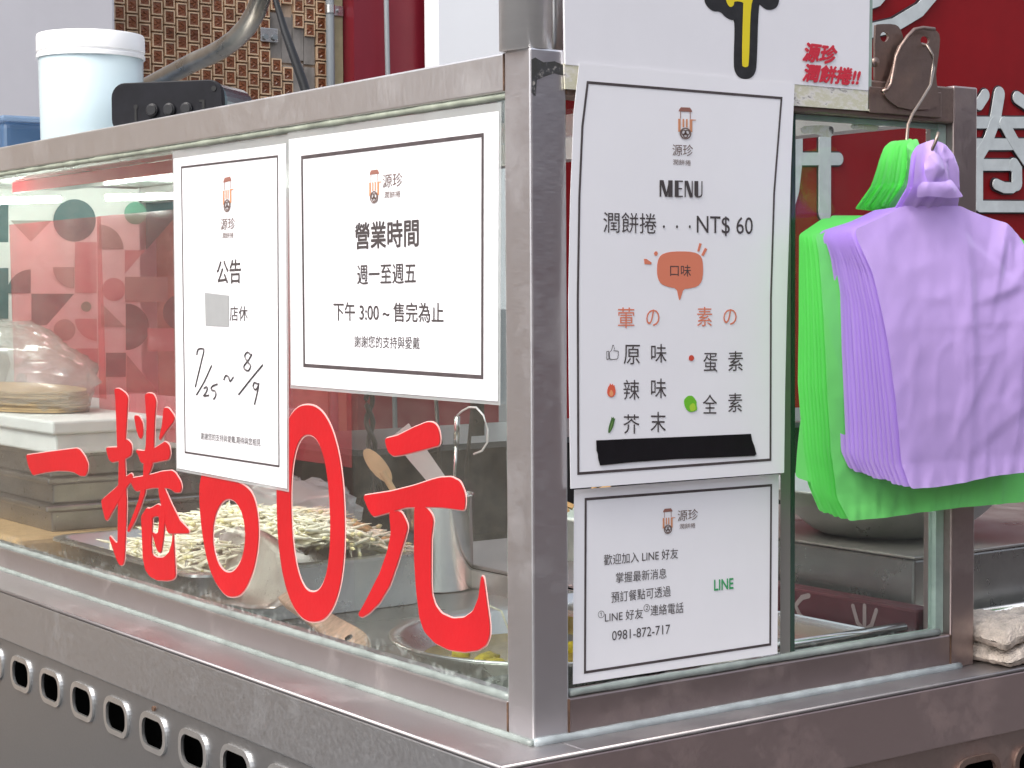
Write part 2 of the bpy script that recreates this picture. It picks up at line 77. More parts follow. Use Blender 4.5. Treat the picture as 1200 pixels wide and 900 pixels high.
PURPLE_B = [(0.4454, 0.547), (0.4063, 0.5332), (0.3617, 0.5223), (0.3552, 0.515), (0.3618, 0.4968), (0.3671, 0.4666), (0.3661, 0.4024), (0.3678, 0.338), (0.3706, 0.2824), (0.3839, 0.264), (0.446, 0.2536), (0.5449, 0.2475), (0.5964, 0.2482), (0.6495, 0.247), (0.6774, 0.2473), (0.6695, 0.3763), (0.6591, 0.4663), (0.6449, 0.502), (0.631, 0.5186), (0.6098, 0.531), (0.5712, 0.5391), (0.5348, 0.5489)]
PURPLE_HANDLE = [(0.444, 0.5441), (0.4451, 0.588), (0.449, 0.6067), (0.4599, 0.6174), (0.4778, 0.6229), (0.4945, 0.6189), (0.5101, 0.6072), (0.5159, 0.5904), (0.5218, 0.5696), (0.5377, 0.5461)]
GREEN_A = [(0.4887, 0.5475), (0.4512, 0.541), (0.4039, 0.5307), (0.3461, 0.5168), (0.3501, 0.4947), (0.3529, 0.4206), (0.3571, 0.3554), (0.3692, 0.28), (0.3839, 0.2272), (0.4028, 0.2011), (0.4602, 0.2006), (0.5167, 0.2021), (0.5899, 0.2027), (0.6974, 0.201), (0.7293, 0.2008), (0.7255, 0.4973), (0.6623, 0.5332), (0.5719, 0.5474)]
GREEN_B = [(0.4887, 0.5456), (0.4512, 0.541), (0.3839, 0.5369), (0.3474, 0.5187), (0.3475, 0.4947), (0.3477, 0.4207), (0.3467, 0.3557), (0.3534, 0.2855), (0.3627, 0.2428), (0.3813, 0.2104), (0.4602, 0.2073), (0.5167, 0.2071), (0.5898, 0.2057), (0.6974, 0.2041), (0.7293, 0.2039), (0.7255, 0.4973), (0.6623, 0.5311), (0.5719, 0.5454)]
GREEN2 = [(0.4711, 0.5419), (0.3936, 0.5403), (0.3897, 0.5187), (0.3835, 0.42), (0.3744, 0.3826), (0.3574, 0.3549), (0.3484, 0.3084), (0.3446, 0.2805), (0.3421, 0.2525), (0.3842, 0.2385), (0.4732, 0.2052), (0.7365, 0.1982), (0.7327, 0.4976), (0.5565, 0.5357)]
GREEN_HANDLE = [(0.4677, 0.5509), (0.4703, 0.5862), (0.4729, 0.6054), (0.4784, 0.6189), (0.4881, 0.626), (0.4993, 0.6275), (0.4996, 0.592), (0.4971, 0.5496)]
RESIDUE = [[(0.4705, 0.6537), (0.4845, 0.6547), (0.488, 0.6526), (0.501, 0.6545), (0.514, 0.6542), (0.5152, 0.6441), (0.5058, 0.6412), (0.4987, 0.6425), (0.4869, 0.6431), (0.4729, 0.6421), (0.4671, 0.6451), (0.4729, 0.6486)], [(0.3878, 0.6413), (0.4157, 0.6442), (0.4384, 0.6445), (0.4418, 0.6406), (0.4396, 0.6333), (0.4339, 0.6309), (0.4203, 0.6324), (0.4068, 0.635), (0.3911, 0.6327)]]
SIGN_STROKES = [([(3.7484, 1.0907), (4.0201, 1.1042)], 82), ([(3.7487, 0.9473), (4.0245, 0.9577)], 85), ([(3.9497, 1.1007), (3.9509, 0.7504)], 78), ([(3.8106, 1.0937), (3.8109, 0.9486), (3.7929, 0.8318), (3.7637, 0.7572)], 55), ([(4.9481, 1.2545), (4.9242, 1.1553)], 62), ([(5.0591, 1.2478), (5.1778, 1.2013)], 62), ([(4.8588, 1.2461), (4.8247, 1.2086)], 55), ([(4.7766, 1.1317), (5.2409, 1.1544)], 62), ([(4.7775, 1.0445), (5.2421, 1.0641)], 62), ([(4.9145, 1.1352), (4.8755, 1.0617), (4.8171, 0.9943), (4.7686, 0.9536)], 58), ([(4.9744, 1.1381), (5.0358, 1.0686), (5.1185, 0.9925), (5.2019, 0.9421)], 62), ([(4.8076, 0.9628), (5.0288, 0.9707)], 62), ([(5.037, 0.9683), (5.0554, 0.9558), (5.0561, 0.8962)], 62), ([(5.0481, 0.8894), (5.0299, 0.8769), (4.9774, 0.8755), (4.9271, 0.8884)], 60), ([(4.8076, 0.9628), (4.8091, 0.8122)], 62), ([(4.824, 0.7956), (5.2455, 0.8038)], 62), ([(4.1531, 1.4447), (4.3182, 1.4837), (4.4631, 1.5549), (4.5464, 1.6287), (4.5853, 1.7393)], 14), ([(4.1526, 1.5515), (4.2227, 1.5738), (4.2698, 1.6171)], 14)]
PRINT = [('t', [(0.279, 0.652), (0.3284, 0.6531), (0.3267, 0.5699), (0.2773, 0.5694)]), ('t', [(0.2762, 0.5153), (0.3257, 0.5155), (0.3235, 0.4082), (0.274, 0.4088)]), ('g', [(0.3322, 0.6159), (0.423, 0.6175), (0.3756, 0.5715)]), ('t', [(0.5234, 0.6194), (0.5224, 0.6296), (0.5189, 0.6393), (0.5132, 0.6479), (0.5056, 0.655), (0.4965, 0.6602), (0.4863, 0.6634), (0.4755, 0.6643), (0.4648, 0.6629), (0.4545, 0.6592), (0.4453, 0.6536), (0.4376, 0.6462), (0.4317, 0.6374), (0.428, 0.6277), (0.4266, 0.6176), (0.4277, 0.6075), (0.431, 0.5979), (0.4365, 0.5894), (0.444, 0.5822), (0.453, 0.5769), (0.4631, 0.5737), (0.4738, 0.5726), (0.4846, 0.5739), (0.495, 0.5774), (0.5043, 0.583), (0.5122, 0.5904), (0.5182, 0.5993), (0.522, 0.6091)]), ('s', [(0.6432, 0.6375), (0.6426, 0.6431), (0.6407, 0.6483), (0.6376, 0.6529), (0.6334, 0.6568), (0.6283, 0.6596), (0.6227, 0.6613), (0.6168, 0.6618), (0.6108, 0.661), (0.6052, 0.659), (0.6001, 0.656), (0.5958, 0.652), (0.5925, 0.6472), (0.5905, 0.6419), (0.5897, 0.6364), (0.5903, 0.631), (0.5922, 0.6258), (0.5953, 0.6211), (0.5994, 0.6173), (0.6044, 0.6144), (0.61, 0.6127), (0.6159, 0.6122), (0.6219, 0.6129), (0.6276, 0.6148), (0.6327, 0.6179), (0.637, 0.6219), (0.6403, 0.6267), (0.6424, 0.632)]), ('t', [(0.6419, 0.6748), (0.7157, 0.6767), (0.715, 0.6336), (0.6426, 0.5582), (0.6399, 0.5582)]), ('g', [(0.529, 0.5565), (0.5872, 0.557), (0.5869, 0.5636), (0.5857, 0.5701), (0.5837, 0.5764), (0.5809, 0.5823), (0.5774, 0.5879), (0.5731, 0.5931), (0.5682, 0.5977), (0.5627, 0.6016), (0.5568, 0.6049), (0.5504, 0.6075), (0.5438, 0.6094), (0.5369, 0.6105), (0.5299, 0.6107)]), ('r', [(0.4749, 0.5716), (0.5248, 0.5722), (0.5228, 0.4618), (0.4729, 0.462)]), ('g', [(0.4721, 0.5177), (0.424, 0.5175), (0.4243, 0.512), (0.4252, 0.5066), (0.4268, 0.5014), (0.4291, 0.4964), (0.432, 0.4916), (0.4355, 0.4873), (0.4395, 0.4834), (0.444, 0.48), (0.4489, 0.4771), (0.4542, 0.4748), (0.4597, 0.4732), (0.4654, 0.4721), (0.4712, 0.4718)]), ('t', [(0.3734, 0.4618), (0.3744, 0.5126), (0.3681, 0.5122), (0.3618, 0.5111), (0.3557, 0.5092), (0.3499, 0.5067), (0.3444, 0.5035), (0.3394, 0.4998), (0.3348, 0.4955), (0.3309, 0.4907), (0.3275, 0.4855), (0.3248, 0.4799), (0.3228, 0.4741), (0.3216, 0.4681), (0.3211, 0.4621)]), ('t', [(0.3752, 0.4608), (0.471, 0.4603), (0.4079, 0.3933), (0.3739, 0.3938)]), ('r', [(0.5895, 0.4693), (0.5889, 0.4749), (0.587, 0.4803), (0.5838, 0.4852), (0.5796, 0.4892), (0.5744, 0.4922), (0.5687, 0.4941), (0.5627, 0.4948), (0.5567, 0.4941), (0.5509, 0.4922), (0.5457, 0.4892), (0.5414, 0.4852), (0.5381, 0.4804), (0.536, 0.4751), (0.5352, 0.4695), (0.5358, 0.4638), (0.5377, 0.4585), (0.5408, 0.4537), (0.545, 0.4496), (0.5501, 0.4466), (0.5558, 0.4446), (0.5618, 0.444), (0.5679, 0.4446), (0.5736, 0.4464), (0.5789, 0.4494), (0.5833, 0.4534), (0.5866, 0.4582), (0.5887, 0.4636)]), ('r', [(0.5902, 0.5552), (0.638, 0.5557), (0.5893, 0.504)]), ('g', [(0.5892, 0.4969), (0.6912, 0.4969), (0.6903, 0.4412), (0.5883, 0.442)]), ('g', [(0.5317, 0.4407), (0.5873, 0.3871), (0.5308, 0.3879)]), ('t', [(0.5883, 0.3356), (0.5883, 0.3356), (0.5974, 0.3361), (0.6063, 0.338), (0.6147, 0.3412), (0.6225, 0.3457), (0.6294, 0.3513), (0.6352, 0.358), (0.6397, 0.3654), (0.6428, 0.3735), (0.6445, 0.3819), (0.6446, 0.3905), (0.6432, 0.3989), (0.6404, 0.4071), (0.6361, 0.4146), (0.6306, 0.4214), (0.6239, 0.4273), (0.6163, 0.432), (0.608, 0.4355), (0.5992, 0.4377), (0.5901, 0.4384)]), ('r', [(0.6408, 0.3827), (0.705, 0.3816), (0.7042, 0.3311), (0.64, 0.3326)]), ('g', [(0.4725, 0.3819), (0.472, 0.3871), (0.4702, 0.3922), (0.4673, 0.3967), (0.4635, 0.4005), (0.4588, 0.4034), (0.4536, 0.4052), (0.4481, 0.4059), (0.4425, 0.4054), (0.4373, 0.4037), (0.4326, 0.4009), (0.4286, 0.3973), (0.4256, 0.3928), (0.4236, 0.3879), (0.4229, 0.3827), (0.4234, 0.3774), (0.4252, 0.3724), (0.428, 0.3679), (0.4319, 0.3641), (0.4365, 0.3612), (0.4417, 0.3593), (0.4472, 0.3586), (0.4527, 0.3591), (0.458, 0.3608), (0.4628, 0.3635), (0.4668, 0.3672), (0.4699, 0.3716), (0.4718, 0.3766)]), ('r', [(0.4719, 0.4063), (0.5218, 0.4056), (0.5209, 0.3565), (0.5122, 0.3591), (0.5047, 0.3611), (0.4977, 0.3641), (0.4912, 0.3681), (0.4855, 0.3731), (0.4806, 0.3787), (0.4768, 0.3851), (0.474, 0.3919), (0.4723, 0.399), (0.4719, 0.4063)]), ('t', [(0.765, 0.417), (0.764, 0.426), (0.7609, 0.4344), (0.7558, 0.442), (0.749, 0.4484), (0.7408, 0.4532), (0.7316, 0.4562), (0.722, 0.4572), (0.7123, 0.4563), (0.7032, 0.4534), (0.6949, 0.4488), (0.688, 0.4425), (0.6828, 0.4351), (0.6795, 0.4268), (0.6782, 0.418), (0.6792, 0.4092), (0.6822, 0.4008), (0.6872, 0.3932), (0.6939, 0.3869), (0.702, 0.382), (0.7111, 0.3789), (0.7207, 0.3778), (0.7304, 0.3786), (0.7397, 0.3814), (0.748, 0.386), (0.7551, 0.3922), (0.7604, 0.3998), (0.7638, 0.4082)]), ('s', [(0.51, 0.4321), (0.5097, 0.4346), (0.5089, 0.437), (0.5075, 0.4391), (0.5057, 0.4409), (0.5035, 0.4422), (0.501, 0.4431), (0.4983, 0.4434), (0.4957, 0.4431), (0.4932, 0.4423), (0.4909, 0.441), (0.489, 0.4392), (0.4876, 0.4371), (0.4867, 0.4348), (0.4863, 0.4323), (0.4866, 0.4298), (0.4874, 0.4274), (0.4888, 0.4253), (0.4906, 0.4235), (0.4928, 0.4222), (0.4953, 0.4213), (0.4979, 0.421), (0.5006, 0.4212), (0.5031, 0.422), (0.5054, 0.4234), (0.5073, 0.4251), (0.5087, 0.4272), (0.5097, 0.4296)]), ('t', [(0.5419, 0.3311), (0.5886, 0.33), (0.5877, 0.2767), (0.541, 0.2781)]), ('g', [(0.5896, 0.3268), (0.6634, 0.2394), (0.5881, 0.2421)]), ('g', [(0.2981, 0.3549), (0.3165, 0.3485), (0.3266, 0.312), (0.315, 0.2762), (0.2963, 0.2647)]), ('g', [(0.3343, 0.3058), (0.3724, 0.332), (0.375, 0.3046)]), ('t', [(0.3619, 0.2792), (0.3617, 0.2819), (0.3608, 0.2845), (0.3593, 0.2868), (0.3574, 0.2888), (0.355, 0.2903), (0.3524, 0.2913), (0.3496, 0.2917), (0.3468, 0.2915), (0.3442, 0.2907), (0.3418, 0.2893), (0.3397, 0.2874), (0.3382, 0.2852), (0.3372, 0.2827), (0.3369, 0.28), (0.3371, 0.2773), (0.338, 0.2747), (0.3395, 0.2723), (0.3414, 0.2704), (0.3437, 0.2688), (0.3464, 0.2679), (0.3491, 0.2675), (0.3519, 0.2677), (0.3546, 0.2685), (0.357, 0.2698), (0.359, 0.2717), (0.3606, 0.2739), (0.3615, 0.2765)]), ('r', [(0.4733, 0.3419), (0.524, 0.3408), (0.5232, 0.2973), (0.4725, 0.2988)])]
# ------------------------------------------------------------------ materials
def srgb(r, g, b):
    f = lambda c: (c / 255 / 12.92) if c / 255 <= .04045 else ((c / 255 + .055) / 1.055) ** 2.4
    return (f(r), f(g), f(b), 1)
def nodes(name):
    m = bpy.data.materials.new(name); m.use_nodes = True
    n = m.node_tree.nodes; return m, n, m.node_tree.links, n['Principled BSDF']
def mat(name, col, rough=.5, metal=0., var=.0, scale=8., bump=0., bscale=60., rvar=0., spec=.5, coat=0., stretch=(1, 1, 1), detail=6., trans=0., emis=None, alpha=1., sss=0.):
    """principled surface with procedural colour / roughness variation in object space"""
    m, n, l, p = nodes(name)
    p.inputs['Base Color'].default_value = col; p.inputs['Roughness'].default_value = rough; p.inputs['Metallic'].default_value = metal
    p.inputs['Specular IOR Level'].default_value = spec; p.inputs['Coat Weight'].default_value = coat; p.inputs['Coat Roughness'].default_value = .08
    if alpha < 1: p.inputs['Alpha'].default_value = alpha
    if sss: p.inputs['Subsurface Weight'].default_value = sss; p.inputs['Subsurface Radius'].default_value = (.01, .008, .006)
    if emis: p.inputs['Emission Color'].default_value = emis[0]; p.inputs['Emission Strength'].default_value = emis[1]
    if var or rvar or bump:
        tc = n.new('ShaderNodeTexCoord'); mp = n.new('ShaderNodeMapping'); mp.inputs['Scale'].default_value = stretch
        l.new(tc.outputs['Object'], mp.inputs[0])
    if var or rvar:
        t = n.new('ShaderNodeTexNoise'); t.inputs['Scale'].default_value = scale; t.inputs['Detail'].default_value = detail; t.inputs['Roughness'].default_value = .65
        l.new(mp.outputs[0], t.inputs[0])
    if var:
        mx = n.new('ShaderNodeMix'); mx.data_type = 'RGBA'
        rp = n.new('ShaderNodeMapRange'); rp.inputs[1].default_value = .3; rp.inputs[2].default_value = .7
        l.new(t.outputs[0], rp.inputs[0]); l.new(rp.outputs[0], mx.inputs[0])
        mx.inputs[6].default_value = tuple(max(0, c * (1 - var)) for c in col[:3]) + (1,); mx.inputs[7].default_value = tuple(min(1, c * (1 + var)) for c in col[:3]) + (1,)
        l.new(mx.outputs[2], p.inputs['Base Color'])
    if rvar:
        r = n.new('ShaderNodeMapRange'); r.inputs[1].default_value = .3; r.inputs[2].default_value = .7; r.inputs[3].default_value = max(.02, rough - rvar); r.inputs[4].default_value = rough + rvar
        l.new(t.outputs[0], r.inputs[0]); l.new(r.outputs[0], p.inputs['Roughness'])
    if bump:
        t2 = n.new('ShaderNodeTexNoise'); t2.inputs['Scale'].default_value = bscale; t2.inputs['Detail'].default_value = 4
        l.new(mp.outputs[0], t2.inputs[0])
        b = n.new('ShaderNodeBump'); b.inputs['Strength'].default_value = bump; b.inputs['Distance'].default_value = .004
        l.new(t2.outputs[0], b.inputs['Height']); l.new(b.outputs[0], p.inputs['Normal'])
    return m
def steel(name, col, rough, dirt, dirtcol, stretch, dens=.52, bump=.12):
    """brushed worn stainless steel with stains"""
    m, n, l, p = nodes(name)
    p.inputs['Metallic'].default_value = 1
    tc = n.new('ShaderNodeTexCoord'); mp = n.new('ShaderNodeMapping'); mp.inputs['Scale'].default_value = stretch
    l.new(tc.outputs['Object'], mp.inputs[0])
    br = n.new('ShaderNodeTexNoise'); br.inputs['Scale'].default_value = 60; br.inputs['Detail'].default_value = 8; l.new(mp.outputs[0], br.inputs[0])
    st = n.new('ShaderNodeTexNoise'); st.inputs['Scale'].default_value = 9; st.inputs['Detail'].default_value = 9; st.inputs['Roughness'].default_value = .7; l.new(tc.outputs['Object'], st.inputs[0])
    ms = n.new('ShaderNodeMapRange'); ms.inputs[1].default_value = dens; ms.inputs[2].default_value = dens + .22; ms.inputs[4].default_value = dirt; l.new(st.outputs[0], ms.inputs[0])
    mx = n.new('ShaderNodeMix'); mx.data_type = 'RGBA'; mx.inputs[6].default_value = col; mx.inputs[7].default_value = dirtcol
    l.new(ms.outputs[0], mx.inputs[0]); l.new(mx.outputs[2], p.inputs['Base Color'])
    rg = n.new('ShaderNodeMapRange'); rg.inputs[1].default_value = .3; rg.inputs[2].default_value = .7; rg.inputs[3].default_value = rough - .04; rg.inputs[4].default_value = rough + .06
    l.new(br.outputs[0], rg.inputs[0])
    ad = n.new('ShaderNodeMath'); ad.operation = 'MULTIPLY_ADD'; ad.inputs[1].default_value = .3; l.new(ms.outputs[0], ad.inputs[0]); l.new(rg.outputs[0], ad.inputs[2]); l.new(ad.outputs[0], p.inputs['Roughness'])
    # met less metallic where dirty
    sb = n.new('ShaderNodeMath'); sb.operation = 'MULTIPLY_ADD'; sb.inputs[1].default_value = -.7; sb.inputs[2].default_value = 1; l.new(ms.outputs[0], sb.inputs[0]); l.new(sb.outputs[0], p.inputs['Metallic'])
    wv = n.new('ShaderNodeTexNoise'); wv.inputs['Scale'].default_value = 5; wv.inputs['Detail'].default_value = 3; l.new(tc.outputs['Object'], wv.inputs[0])
    b = n.new('ShaderNodeBump'); b.inputs['Strength'].default_value = bump; b.inputs['Distance'].default_value = .01; l.new(wv.outputs[0], b.inputs['Height'])
    b2 = n.new('ShaderNodeBump'); b2.inputs['Strength'].default_value = .008; b2.inputs['Distance'].default_value = .001; l.new(br.outputs[0], b2.inputs['Height']); l.new(b.outputs[0], b2.inputs['Normal'])
    l.new(b2.outputs[0], p.inputs['Normal'])
    return m
def schlick(n, l, f0, top):
    lw = n.new('ShaderNodeLayerWeight'); lw.inputs[0].default_value = .5
    pw = n.new('ShaderNodeMath'); pw.operation = 'POWER'; pw.inputs[1].default_value = 5; l.new(lw.outputs['Facing'], pw.inputs[0])
    ma = n.new('ShaderNodeMath'); ma.operation = 'MULTIPLY_ADD'; ma.inputs[1].default_value = top - f0; ma.inputs[2].default_value = f0; l.new(pw.outputs[0], ma.inputs[0])
    return ma
def glass(name, tint, refl=1., smudge=.04, rough=.0):
    """thin sheet: lets light through, mirrors by fresnel, a little dust"""
    m, n, l, p = nodes(name)
    out = n['Material Output']; n.remove(p)
    tr = n.new('ShaderNodeBsdfTransparent'); tr.inputs[0].default_value = tint
    gl = n.new('ShaderNodeBsdfGlossy'); gl.inputs['Roughness'].default_value = rough
    df = n.new('ShaderNodeBsdfDiffuse'); df.inputs[0].default_value = (.7, .72, .7, 1)
    mu = schlick(n, l, .04 * refl, refl)
    tc = n.new('ShaderNodeTexCoord'); t = n.new('ShaderNodeTexNoise'); t.inputs['Scale'].default_value = 7; t.inputs['Detail'].default_value = 10; t.inputs['Roughness'].default_value = .75
    l.new(tc.outputs['Object'], t.inputs[0])
    mr = n.new('ShaderNodeMapRange'); mr.inputs[1].default_value = .42; mr.inputs[2].default_value = .8; mr.inputs[4].default_value = smudge * 4; mr.inputs[3].default_value = smudge * .3; l.new(t.outputs[0], mr.inputs[0])
    sx_ = n.new('ShaderNodeSeparateXYZ'); l.new(tc.outputs['Object'], sx_.inputs[0])                # dried splashes along the sill
    zr = n.new('ShaderNodeMapRange'); zr.inputs[1].default_value = .885; zr.inputs[2].default_value = .915; zr.inputs[3].default_value = 1; zr.inputs[4].default_value = 0; l.new(sx_.outputs[2], zr.inputs[0])
    t3 = n.new('ShaderNodeTexNoise'); t3.inputs['Scale'].default_value = 90; t3.inputs['Detail'].default_value = 6; l.new(tc.outputs['Object'], t3.inputs[0])
    r3 = n.new('ShaderNodeMapRange'); r3.inputs[1].default_value = .56; r3.inputs[2].default_value = .66; r3.inputs[4].default_value = .32; l.new(t3.outputs[0], r3.inputs[0])
    m3 = n.new('ShaderNodeMath'); m3.operation = 'MULTIPLY_ADD'; l.new(zr.outputs[0], m3.inputs[0]); l.new(r3.outputs[0], m3.inputs[1]); l.new(mr.outputs[0], m3.inputs[2]); mr = m3
    m1 = n.new('ShaderNodeMixShader'); l.new(mr.outputs[0], m1.inputs[0]); l.new(tr.outputs[0], m1.inputs[1]); l.new(df.outputs[0], m1.inputs[2])
    m2 = n.new('ShaderNodeMixShader'); l.new(mu.outputs[0], m2.inputs[0]); l.new(m1.outputs[0], m2.inputs[1]); l.new(gl.outputs[0], m2.inputs[2])
    l.new(m2.outputs[0], out.inputs[0])
    return m
def film(name, col, opac, rough=.15, spec=.06, tint=None, tl_=.4, crinkle=0.):
    """translucent plastic: transparent tint + diffuse/translucent body + gloss"""
    m, n, l, p = nodes(name); out = n['Material Output']; n.remove(p)
    tr = n.new('ShaderNodeBsdfTransparent'); tr.inputs[0].default_value = tint or (1, 1, 1, 1)
    df = n.new('ShaderNodeBsdfDiffuse'); df.inputs[0].default_value = col
    tl = n.new('ShaderNodeBsdfTranslucent'); tl.inputs[0].default_value = col
    gl = n.new('ShaderNodeBsdfGlossy'); gl.inputs['Roughness'].default_value = rough
    a = n.new('ShaderNodeMixShader'); a.inputs[0].default_value = tl_; l.new(df.outputs[0], a.inputs[1]); l.new(tl.outputs[0], a.inputs[2])
    b = n.new('ShaderNodeMixShader'); b.inputs[0].default_value = opac; l.new(tr.outputs[0], b.inputs[1]); l.new(a.outputs[0], b.inputs[2])
    ml = schlick(n, l, spec, .7)
    if crinkle:
        tc = n.new('ShaderNodeTexCoord'); t = n.new('ShaderNodeTexNoise'); t.noise_type = 'RIDGED_MULTIFRACTAL'; t.inputs['Scale'].default_value = 7; t.inputs['Detail'].default_value = 3; t.inputs['Distortion'].default_value = .4
        l.new(tc.outputs['Object'], t.inputs[0]); bp = n.new('ShaderNodeBump'); bp.inputs['Strength'].default_value = crinkle; bp.inputs['Distance'].default_value = .004; l.new(t.outputs[0], bp.inputs['Height'])
        for q in (df, tl, gl): l.new(bp.outputs[0], q.inputs['Normal'])
    c = n.new('ShaderNodeMixShader'); l.new(ml.outputs[0], c.inputs[0]); l.new(b.outputs[0], c.inputs[1]); l.new(gl.outputs[0], c.inputs[2])
    l.new(c.outputs[0], out.inputs[0])
    return m

m_steel = steel('worn_steel', (.75, .74, .755, 1), .36, .22, (.30, .25, .21, 1), (1, 1, 14))
m_steelh = steel('worn_steel_rail', (.77, .76, .76, 1), .4, .2, (.32, .27, .23, 1), (14, 14, 1))
m_deck = steel('deck_steel', (.46, .43, .43, 1), .42, .3, (.30, .25, .24, 1), (14, 3, 14))
m_panel = steel('panel_steel', (.42, .425, .43, 1), .42, .22, (.16, .13, .11, 1), (4, 4, 4), .6)
m_rust = steel('rusty_steel', (.30, .22, .19, 1), .42, .85, (.10, .055, .04, 1), (6, 6, 6), .45)
m_pot = steel('bright_steel', (.68, .67, .65, 1), .16, .2, (.4, .36, .32, 1), (10, 10, 1), .6, .05)
m_tray = mat('tray_steel', (.60, .60, .585, 1), .28, .9, .14, 5, rvar=.07)
m_edge = steel('worn_edge_steel', (.30, .28, .28, 1), .48, .3, (.25, .22, .2, 1), (6, 6, 6))
m_pole = mat('satin_pole', (.80, .78, .76, 1), .35, .55, .08, 6, rvar=.06, stretch=(1, 1, 6))
m_ring = mat('bright_vent_rim', (.72, .72, .71, 1), .28, .9, .1, 30)
m_iron = mat('dark_iron', (.05, .048, .047, 1), .4, .8, .4, 20, rvar=.15)
m_glass = glass('case_glass', (.965, .985, .975, 1), 1.0, .006)
m_glassedge = mat('glass_edge_green', (.32, .42, .37, 1), .25, 0, .25, 14, spec=.6)
m_bead = mat('silicone_bead', (.22, .25, .235, 1), .35, 0, .25, 25, bump=.4, bscale=40)
m_dark = mat('painted_hollow_shade', (.003, .003, .003, 1), .9, spec=.1)  # near-black colour paints the shade inside the vents and the handle hole
m_paper = mat('printed_paper', (.87, .86, .885, 1), .5, 0, .02, 6, bump=.05, bscale=14, coat=.25)
m_paperl = mat('glossy_laminated_paper', (.86, .85, .87, 1), .45, 0, .02, 6, bump=.10, bscale=9, coat=1.)
m_lam = film('clear_laminate', (.75, .77, .76, 1), .35, .08)
INK = dict(ink=mat('dark_ink', (.066, .055, .056, 1), .5, coat=.2), brown=mat('brown_ink', (.17, .115, .10, 1), .5), coral=mat('coral_ink', (.72, .22, .13, 1), .5),
           green=mat('green_ink', (.05, .36, .13, 1), .5), red=mat('red_sticker', (.62, .03, .055, 1), .4), orange=mat('orange_ink', (.62, .27, .14, 1), .5), roof=mat('roof_ink', (.30, .13, .10, 1), .5))
m_border = mat('border_ink', (.075, .06, .062, 1), .5, 0, .3, 40)
m_grey = mat('grey_sticker', (.33, .335, .335, 1), .5, 0, .06, 30)
m_tape = mat('black_tape', (.006, .006, .008, 1), .35, 0, .3, 30, bump=.3, bscale=30)
m_vinyl = mat('red_vinyl', (.46, .006, .011, 1), .42, 0, .08, 12, bump=.08, bscale=160)
m_vinyledge = mat('vinyl_cut_edge', (.80, .45, .42, 1), .5)
m_acrylic = mat('white_sign_board', (.84, .83, .86, 1), .4, 0, .03, 5, coat=.2)
m_worn = mat('worn_tape_strip', (.50, .44, .34, 1), .6, 0, .7, 26, bump=.3, stretch=(1, 1, 5))
def flecked(name, base, fleck, lo, scale, stretch):
    m, n, l, p = nodes(name); tc = n.new('ShaderNodeTexCoord'); mp = n.new('ShaderNodeMapping'); mp.inputs['Scale'].default_value = stretch; l.new(tc.outputs['Object'], mp.inputs[0])
    t = n.new('ShaderNodeTexNoise'); t.inputs['Scale'].default_value = scale; t.inputs['Detail'].default_value = 8; t.inputs['Roughness'].default_value = .7; l.new(mp.outputs[0], t.inputs[0])
    r = n.new('ShaderNodeValToRGB'); r.color_ramp.elements[0].position = lo; r.color_ramp.elements[0].color = base; r.color_ramp.elements[1].position = lo + .09; r.color_ramp.elements[1].color = fleck
    e = r.color_ramp.elements.new(lo - .12); e.color = tuple(c * .8 for c in base[:2]) + (base[2] * .62, 1); e2 = r.color_ramp.elements.new(lo - .2); e2.color = base
    l.new(t.outputs[0], r.inputs[0]); l.new(r.outputs[0], p.inputs['Base Color']); p.inputs['Roughness'].default_value = .6; return m
m_worn = flecked('worn_tape_strip', (.74, .71, .66, 1), (.05, .035, .025, 1), .58, 34, (1, 1, 2.2))
m_residue = flecked('tape_residue', (.62, .62, .58, 1), (.10, .09, .08, 1), .55, 60, (1, 1, 1))
m_scuff = flecked('scuffed_black_residue', (.05, .05, .055, 1), (.45, .42, .38, 1), .56, 60, (1, 1, 1))
m_blackpaint = mat('black_print', (.02, .02, .022, 1), .45, 0, .4, 80)
m_yellow = mat('yellow_print', (.80, .64, .02, 1), .45)
m_purple = film('purple_bag_plastic', (.72, .51, .99, 1), 1.0, .20, .05, tl_=.12, crinkle=.22)
m_green = film('green_bag_plastic', (.24, .90, .23, 1), 1.0, .20, .05, tl_=.12, crinkle=.25)
m_white = mat('white_plastic', (.82, .83, .84, 1), .35, sss=.0)
m_lidw = mat('white_lid', (.93, .93, .93, 1), .35)
m_bucket = film('milky_bucket_plastic', (.76, .88, .92, 1), .9, .25)
m_blue = film('blue_clear_plastic', (.10, .20, .36, 1), .75, .15)
m_black = mat('black_plastic', (.008, .008, .011, 1), .5, 0, .3, 40, spec=.2)
m_teal = mat('teal_black_gloss', (.012, .05, .06, 1), .15, coat=.6)
m_brown = mat('brown_tile_glaze', (.22, .075, .032, 1), .25, 0, .55, 9, bump=.3, bscale=120, coat=.3)
m_tilerim = mat('tan_tile_rim', (.62, .43, .27, 1), .5, 0, .35, 14)
m_grout = mat('grout', (.45, .34, .25, 1), .85, 0, .3, 20)
m_cement = mat('bare_cement', (.25, .225, .20, 1), .9, 0, .6, 9, bump=.6, bscale=40, stretch=(1, 1, .5))
m_redwall = mat('red_signboard_paint', (.22, .004, .007, 1), .6, 0, .12, 3, bump=.05, spec=.15)
m_signwhite = mat('sign_white_strokes', (.50, .53, .53, 1), .5, 0, .12, 12)
m_ivory = mat('yellowed_trim', (.45, .42, .25, 1), .6, 0, .2, 10)
m_conduit = mat('grey_conduit', (.22, .24, .25, 1), .5)
m_offwhite = mat('painted_white_wall', (.60, .58, .60, 1), .6, 0, .06, 2)
m_whiteboard = mat('white_board', (.95, .95, .95, 1), .5, 0, .02, 3)
m_film = film('red_clear_sheet', (.95, .05, .09, 1), .30, .12, .03, (1., .52, .55, 1))
